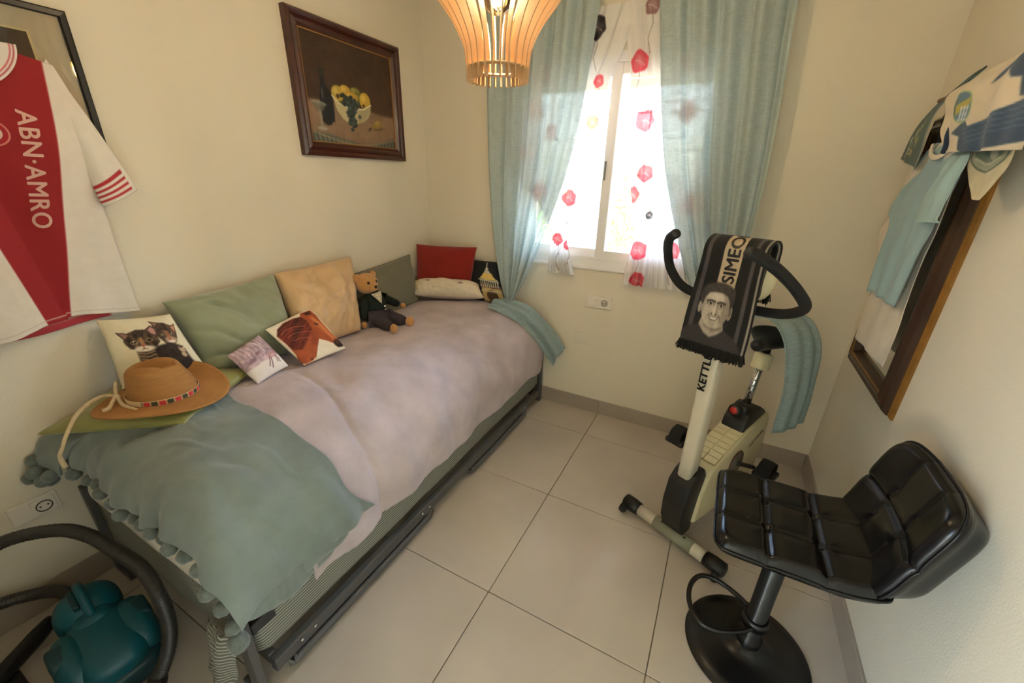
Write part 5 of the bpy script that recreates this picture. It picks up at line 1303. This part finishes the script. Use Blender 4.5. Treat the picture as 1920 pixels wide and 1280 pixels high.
# handlebar: one bent tube with foam grips
tube('handlebar', [(-.150, -.135, 1.342), (-.185, -.110, 1.318), (-.222, -.045, 1.262), (-.215, -.010, 1.190), (-.165, .020, 1.130), (-.06, .055, 1.105), (.06, .065, 1.098), (.17, .040, 1.115), (.235, -.010, 1.160), (.228, -.075, 1.215), (.200, -.170, 1.280), (.165, -.245, 1.325), (.150, -.275, 1.335)],
     .0165, FOAM, bike, n=90, seg=14)
tube('grip_cap', [(-.150, -.135, 1.342), (-.146, -.139, 1.345)], [.0175, .012], BLK, bike, seg=12)
tube('grip_cap', [(.150, -.275, 1.335), (.147, -.281, 1.337)], [.0175, .012], BLK, bike, seg=12)
box('stem_clamp', (-.035, .015, 1.075), (.035, .095, 1.135), BLK, bike, bev=.012, smooth=True)
box('console', (-.085, .0, 1.13), (.085, .075, 1.325), BLK, bike, bev=.022, seg=3, smooth=True)
ellip('console_back', (.03, .075, 1.20), (.085, .035, .085), CREAM, bike)

# ================================================================== football scarf over the console
def SC(a, b):
    """a across (0..1), b along the scarf in metres from the fold over the top (positive down the front, negative down the back)"""
    a = np.asarray(a, float); b = np.asarray(b, float)
    x = (a - .5) * (.205 + .02 * ss(.1, .38, b))
    R = .046
    th = np.clip(b / R, -np.pi / 2, np.pi / 2)
    y = .037 - R * np.sin(th) ; z = 1.290 + R * np.cos(th)
    over = np.abs(b) - R * np.pi / 2
    z = np.where(over > 0, 1.290 - over, z)
    y = np.where((over > 0) & (b > 0), y - .10 * np.maximum(over, 0) ** 1.3, y)
    y = y - np.where(b > 0, 1, -1) * (.004 * np.sin(a * 7 + b * 9) + .006 * (a - .5) ** 2 * 4) * ss(0, .05, np.abs(b))
    y = y + .020 * (a - .5) * ss(.0, .3, b)
    return np.stack([x, y, z], -1)
sc = empty('football_scarf', 'black and grey football scarf with a printed smiling face draped over the bike console', 'scarf', loc=BO, rz=BRZ)
na, nb_ = 110, 250
A, Bv = np.meshgrid(np.linspace(0, 1, na), np.linspace(-.20, .405, nb_))
p = Paint(A, Bv, (16, 15, 16))
for c0, c1, cc in ((.07, .135, (74, 68, 68)), (.80, .86, (74, 68, 68)), (.945, .975, (150, 142, 130))): p.put(ss(c0 - .006, c0 + .006, A) * ss(c1 + .006, c1 - .006, A), cc)
p.put(ss(.325, .337, A) * ss(.635, .623, A) * ss(.30, .29, Bv), (176, 158, 132))
sk = (176, 164, 148)
ax = lambda x: (x - .5)                         # portrait in (a, b): b grows downwards
def fb(v): return .405 - v * .375                 # v measured up from the fringe
def pp(l): return [(u_, fb(v_)) for u_, v_ in l]
NZ = 1 + .10 * fbm(A * 9, Bv * 26, 14, 3)
p.poly(pp([(-.02, .10), (.10, .165), (.23, .185), (.44, .10), (.60, .195), (.78, .145), (.90, .06), (.95, -.05), (-.02, -.05)]), (50, 46, 46), .006)
p.poly(pp([(.25, .30), (.58, .28), (.62, .185), (.54, .13), (.44, .09), (.33, .12), (.22, .19)]), (160, 148, 134), .006)
p.poly(pp([(.31, .22), (.48, .19), (.58, .22), (.60, .19), (.46, .15), (.30, .18)]), (104, 95, 86), .008, .75)
face = pp([(.205, .37), (.215, .46), (.27, .525), (.38, .545), (.50, .54), (.585, .50), (.63, .40), (.625, .31), (.58, .225), (.50, .185), (.41, .178), (.33, .19), (.25, .255), (.215, .31)])
p.poly(face, sk, .006)
p.ell(.178, fb(.36), .030, .022, (150, 138, 126)); p.ell(.652, fb(.355), .034, .026, (142, 130, 118)); p.ell(.655, fb(.355), .016, .014, (96, 88, 80))
p.put(p.pmask(pp([(.50, .54), (.60, .50), (.64, .40), (.63, .30), (.57, .21), (.52, .25), (.53, .38)]), .016), (120, 110, 100), .65)
p.put(p.pmask(pp([(.205, .37), (.215, .46), (.25, .50), (.245, .40), (.235, .30), (.215, .31)]), .012), (136, 125, 114), .6)
p.poly(pp([(.18, .40), (.145, .46), (.16, .54), (.235, .59), (.35, .61), (.47, .61), (.58, .59), (.665, .56), (.685, .49), (.665, .41), (.635, .375), (.615, .45), (.565, .495), (.47, .515), (.36, .515), (.27, .505), (.225, .455), (.21, .39)]), (58, 52, 48), .006)
for k in range(16): p.line(pp([(.20 + k * .03, .55 - .0006 * (k - 8) ** 2), (.215 + k * .029, .595 - .0004 * (k - 8) ** 2)]), .0035, (96, 88, 80), .55)
p.ell(.40, fb(.465), .13, .016, (196, 184, 168), .0, .6, .7)
for ex, ey, tl in ((.325, .402, 1), (.495, .398, -1)):
    p.put(p.pmask(pp([(ex - .075, ey - .012), (ex - .06, ey + .026), (ex + .06, ey + .026), (ex + .075, ey - .012), (ex, ey - .028)]), .010), (138, 126, 114), .7)
    p.line(pp([(ex - .070, ey + .022), (ex - .01, ey + .033), (ex + .068, ey + .024)]), .0042, (70, 62, 58), .95)
    p.line(pp([(ex - .048, ey - .002), (ex - .01, ey + .010), (ex + .045, ey + .0)]), .0028, (52, 46, 44), .9)
    p.ell(ex, fb(ey), .016, .0045, (40, 36, 34)); p.ell(ex - .026, fb(ey - .001), .011, .003, (186, 176, 164)); p.ell(ex + .026, fb(ey - .001), .011, .003, (186, 176, 164))
p.put(p.pmask(pp([(.435, .40), (.47, .33), (.465, .312), (.42, .306), (.435, .34)]), .010), (120, 109, 98), .75); p.ell(.405, fb(.335), .028, .020, (198, 186, 170), 0, .6, .8); p.ell(.375, fb(.312), .012, .004, (78, 70, 64)); p.ell(.445, fb(.312), .012, .004, (70, 62, 58))
p.line(pp([(.345, .315), (.315, .285), (.315, .255)]), .0035, (124, 112, 102), .8); p.line(pp([(.485, .315), (.525, .285), (.52, .25)]), .0035, (100, 90, 82), .8)
p.poly(pp([(.335, .284), (.42, .280), (.505, .286), (.475, .258), (.42, .248), (.365, .256)]), (96, 84, 78), .004); p.poly(pp([(.355, .281), (.42, .277), (.488, .282), (.46, .266), (.42, .262), (.375, .266)]), (228, 222, 210), .003)
p.put(p.pmask(pp([(.33, .300), (.51, .302), (.50, .288), (.34, .286)]), .008), (112, 101, 92), .6); p.put(p.pmask(pp([(.36, .245), (.48, .245), (.46, .20), (.38, .20)]), .012), (138, 126, 114), .5)
p.c *= np.where((A > .14) & (A < .69) & (Bv > .16) & (Bv < .37), NZ, 1)[..., None]
p.c *= (1 + .06 * fbm(A * 30, Bv * 150, 4, 2))[..., None]
KNIT = mat('scarf_knit', attr=True, rough=.95, var=.08, vscale=200, bump=.3, bscale=500, sheen=.1)
gridobj('cloth', SC(A, Bv), KNIT, sc, rgb=SA(p.c), thick=.006)
def scl(tx, ty):
    q = SC(np.array(.35 + (1 - ty) * .20 + .04), np.array(.175 - tx * .235)); e = SC(np.array(.5), np.array(.175 - tx * .235))
    b = .175 - tx * .235; R = .046; th = max(-math.pi / 2, min(math.pi / 2, b / R))
    n = np.array((0, -math.sin(th), math.cos(th)))
    return tuple(q + n * .0042)
lettering('lettering', 'SIMEONE', scl, LB, sc, bold=.030, cuts=2)
rs = np.random.RandomState(8); V = []; F = []
for end in (.405, -.20):
    for k in range(420):
        a0 = rs.uniform(0, 1); b0 = SC(np.array(a0), np.array(end)); L_ = rs.uniform(.030, .044); w = .0018
        t = np.array([rs.normal() * .006 - (.004 if a0 < .15 else 0) + (.006 if a0 > .9 else 0), rs.normal() * .006, -L_]); i = len(V)
        off = np.array([0, rs.uniform(-.003, .003), .004])
        for q in (0, .5, 1):
            c = b0 + off + t * q; V += [c + (-w, -w, 0), c + (w, -w, 0), c + (0, w, 0)]
        for q in (0, 3):
            for m_ in range(3): F.append((i + q + m_, i + q + (m_ + 1) % 3, i + q + 3 + (m_ + 1) % 3, i + q + 3 + m_))
fo = pyobj('fringe', V, F, mat('fringe_black', S(14, 13, 14), rough=.95), sc, smooth=False); fo['kind'] = 'stuff'

# ================================================================== bar stool
LEA = mat('black_leatherette', S(10, 10, 12), rough=.22, var=.06, vscale=30, bump=.06, bscale=500, spec=.40)
BMET = mat('black_enamel', S(16, 16, 17), rough=.28, var=.25, vscale=25, spec=.5)
SX, SY = 2.285, -1.245
st = empty('bar_stool', 'black quilted leatherette bar stool on a round black base', 'bar stool', loc=(SX, SY, 0))
lathe('base', [(.001, 0), (.192, 0), (.195, .004), (.192, .009), (.15, .018), (.09, .026), (.05, .036), (.042, .05), (.001, .05)], BMET, st, seg=64)
lathe('column', [(.001, .04), (.038, .04), (.038, .075), (.030, .085), (.030, .40), (.024, .405), (.024, .52), (.001, .52)], BMET, st, seg=28)
box('seat_plate', (-.10, -.10, .505), (.10, .10, .525), BMET, st, bev=.004)
tube('footrest', [(-.01, -.035, .150), (-.05, -.070, .152), (-.12, -.105, .154), (-.175, -.095, .156), (-.205, -.04, .158), (-.205, .03, .158), (-.175, .085, .156), (-.12, .095, .154), (-.05, .065, .152), (-.01, .03, .150)], .0085, BMET, st, n=60, seg=10)
lathe('footrest_collar', [(.031, .135), (.040, .135), (.040, .17), (.031, .17), (.031, .135)], BMET, st, seg=24)
def quilt_pad(name, O, ax, ay, az, T, nq, m, parent, n=72, rnd=.06, curve=None, seam_deep=.012, back=.5, e=5.0):
    """upholstered slab: O centre of the under plane, ax/ay half axes, az up unit; quilted top, rounded rim"""
    O, ax, ay, az = [np.asarray(q, float) for q in (O, ax, ay, az)]
    g = np.linspace(-1, 1, n); U, V = np.meshgrid(g, g)
    rad = (np.abs(U) ** e + np.abs(V) ** e) ** (1 / e); mx = np.maximum(np.abs(U), np.abs(V)); k = np.where(rad > 0, mx / np.maximum(rad, 1e-9), 1)
    Us, Vs = U * k, V * k                                      # rounded corners
    h = T * (1 - np.clip((mx - .86) / .14, 0, 1) ** 2.2 * .62)
    fu = (U + 1) / 2 * nq[0]; fv = (V + 1) / 2 * nq[1]
    du = np.abs(fu - np.round(fu)) / nq[0]; dv = np.abs(fv - np.round(fv)) / nq[1]
    inner = ss(1, .80, mx)
    eu = (np.round(fu) > 0) & (np.round(fu) < nq[0]); ev = (np.round(fv) > 0) & (np.round(fv) < nq[1])
    gr_ = np.where(eu, np.exp(-(du / .018) ** 2) + .55 * np.exp(-(du / .06) ** 2), 0); gv = np.where(ev, .55 * np.exp(-(dv / .014) ** 2) + .30 * np.exp(-(dv / .06) ** 2), 0)
    btn = np.where(eu & ev, np.exp(-(du ** 2 + dv ** 2) / .03 ** 2), 0)
    h = h - seam_deep * (np.maximum(gr_, gv) * .75 + btn * .6) * (.35 + .65 * inner)
    cv = curve(Us, Vs) if curve is not None else 0 * U
    Top = O + Us[..., None] * ax + Vs[..., None] * ay + (h + cv)[..., None] * az
    Bot = O + (Us * .97)[..., None] * ax + (Vs * .97)[..., None] * ay + (cv - T * back * ss(1, .75, mx))[..., None] * az
    VV = np.vstack([Top.reshape(-1, 3), Bot.reshape(-1, 3)]); F = grid_faces(n, n); kk = n * n
    F2 = [tuple(i + kk for i in f[::-1]) for f in F]
    idx = np.arange(kk).reshape(n, n); ring = list(idx[0, :-1]) + list(idx[:-1, -1]) + list(idx[-1, :0:-1]) + list(idx[:0:-1, 0])
    F3 = [(int(a) + kk, int(b) + kk, int(b), int(a)) for a, b in zip(ring, ring[1:] + ring[:1])]
    o = pyobj(name, VV, F + F2 + F3, m, parent)
    rp = Top.reshape(-1, 3)[ring]; rp = np.vstack([rp, rp[:1]])
    gridobj('piping', tube_pts(rp, .0035, 6), m, o, cu=True)
    return o
quilt_pad('seat', (-.003, .0, .545), (.197, 0, 0), (0, .188, 0), (0, 0, 1), .045, (3, 3), LEA, st, curve=lambda U, V: .020 * ss(.45, 1, U) + .003 * V * V, e=11.0)
quilt_pad('backrest', (.238, 0, .692), (-.040, 0, -.160), (0, .188, 0), (-.971, 0, .237), .045, (2, 3), LEA, st, curve=lambda U, V: .030 * V ** 2 * 1.0 + .010 * ss(.4, 1, U), back=1.15, e=6.0)

# ================================================================== vacuum cleaner
TEAL = mat('teal_plastic', S(4, 84, 98), rough=.38, var=.06, vscale=6); TEAL2 = mat('teal_dark', S(4, 58, 70), rough=.4)
HOSE = mat('ribbed_hose_grey', S(50, 49, 47), rough=.38, var=.05)
VK = .76
vac = empty('vacuum_cleaner', 'teal canister vacuum cleaner with a grey hose by the foot of the bed', 'vacuum cleaner', loc=(.46, -2.285, 0), rz=math.radians(-6))
VO = (-.035, .0, 0)
def sup(name, c, r, m, e=.55, parent=None, n=30, ms=44):
    th = np.linspace(-np.pi / 2 + .001, np.pi / 2 - .001, n)[:, None]; a = np.linspace(0, 2 * np.pi, ms, endpoint=False)[None]
    f = lambda w, q: np.sign(w) * np.abs(w) ** q
    P = np.stack([f(np.cos(th), e) * f(np.cos(a), e) * r[0] + c[0], f(np.cos(th), e) * f(np.sin(a), e) * r[1] + c[1], f(np.sin(th), e) * r[2] * np.ones_like(a) + c[2]], -1)
    return gridobj(name, P * VK + np.array(VO), m, parent or vac, cu=True, caps=True)
def vs_(pts): return [tuple(np.array(q) * VK + np.array(VO)) for q in pts]
sup('chassis', (.07, 0, .060), (.185, .135, .038), BLK, .45)
bd = sup('body', (.06, 0, .135), (.185, .110, .085), TEAL, .6)
for sg in (-1, 1):
    wf = sup('wheel_fairing', (.055, sg * .100, .125), (.150, .058, .100), TEAL, .75)
    sup('fairing_panel', (.040, sg * .126, .185), (.062, .030, .040), TEAL2, .4, wf)
    lathe('wheel', [(.001, -.012), (.046, -.012), (.050, -.006), (.050, .006), (.046, .012), (.001, .012)], BLK, vac, seg=28, c=vs_([(.05, sg * .135, .066)])[0], axis='y')
sup('body_band', (.150, 0, .105), (.110, .128, .028), TEAL2, .5)
sup('dust_lid', (-.165, 0, .165), (.105, .108, .105), TEAL, .85)
sup('waist', (-.07, 0, .145), (.075, .070, .090), TEAL, .7)
tube('handle', vs_([(-.250, .0, .225), (-.20, 0, .285), (-.13, 0, .295), (-.075, 0, .255), (-.06, 0, .215)]), .013, TEAL, vac, n=24, seg=12)
sup('handle_slot', (-.155, -.028, .258), (.060, .012, .016), TEAL2, .4)
sup('front_bumper', (.225, 0, .085), (.035, .115, .045), TEAL2, .5)
def vl(p):
    v = Matrix.Rotation(math.radians(6), 3, 'Z') @ (Vector(p) - Vector((.46, -2.285, 0))); return tuple(v)
path = crv([vl(p) for p in ((.715, -2.262, .10), (.70, -2.215, .155), (.678, -2.186, .22), (.635, -2.172, .305), (.545, -2.165, .355), (.43, -2.178, .375), (.33, -2.20, .41), (.235, -2.245, .425), (.15, -2.345, .42), (.12, -2.46, .36), (.10, -2.50, .26), (.065, -2.44, .18), (.070, -2.36, .145), (.13, -2.29, .13), (.24, -2.272, .125))], 420)
rr = .0195 + .0013 * np.sin(np.arange(420) * 2 * np.pi / 2.6)
gridobj('hose', tube_pts(path, rr, 14), HOSE, vac, cu=True)
tube('hose_connector', [vl(p) for p in ((.715, -2.258, .108), (.725, -2.285, .075), (.715, -2.32, .052), (.69, -2.36, .05))], [.024, .027, .027, .022], BLK, vac, n=14, seg=16)
wd_ = empty('vacuum_nozzle', 'black vacuum floor nozzle lying on the tiles by the left edge', 'vacuum nozzle', loc=(.20, -2.42, 0))
tube('neck', [(-.055, .085, .052), (-.02, .045, .056), (.03, -.02, .060), (.09, -.10, .07)], [.020, .026, .026, .024], BLK, wd_, n=14, seg=16)
box('nozzle_head', (.03, -.20, .0), (.16, -.02, .045), BLK, wd_, bev=.015, seg=3, smooth=True)
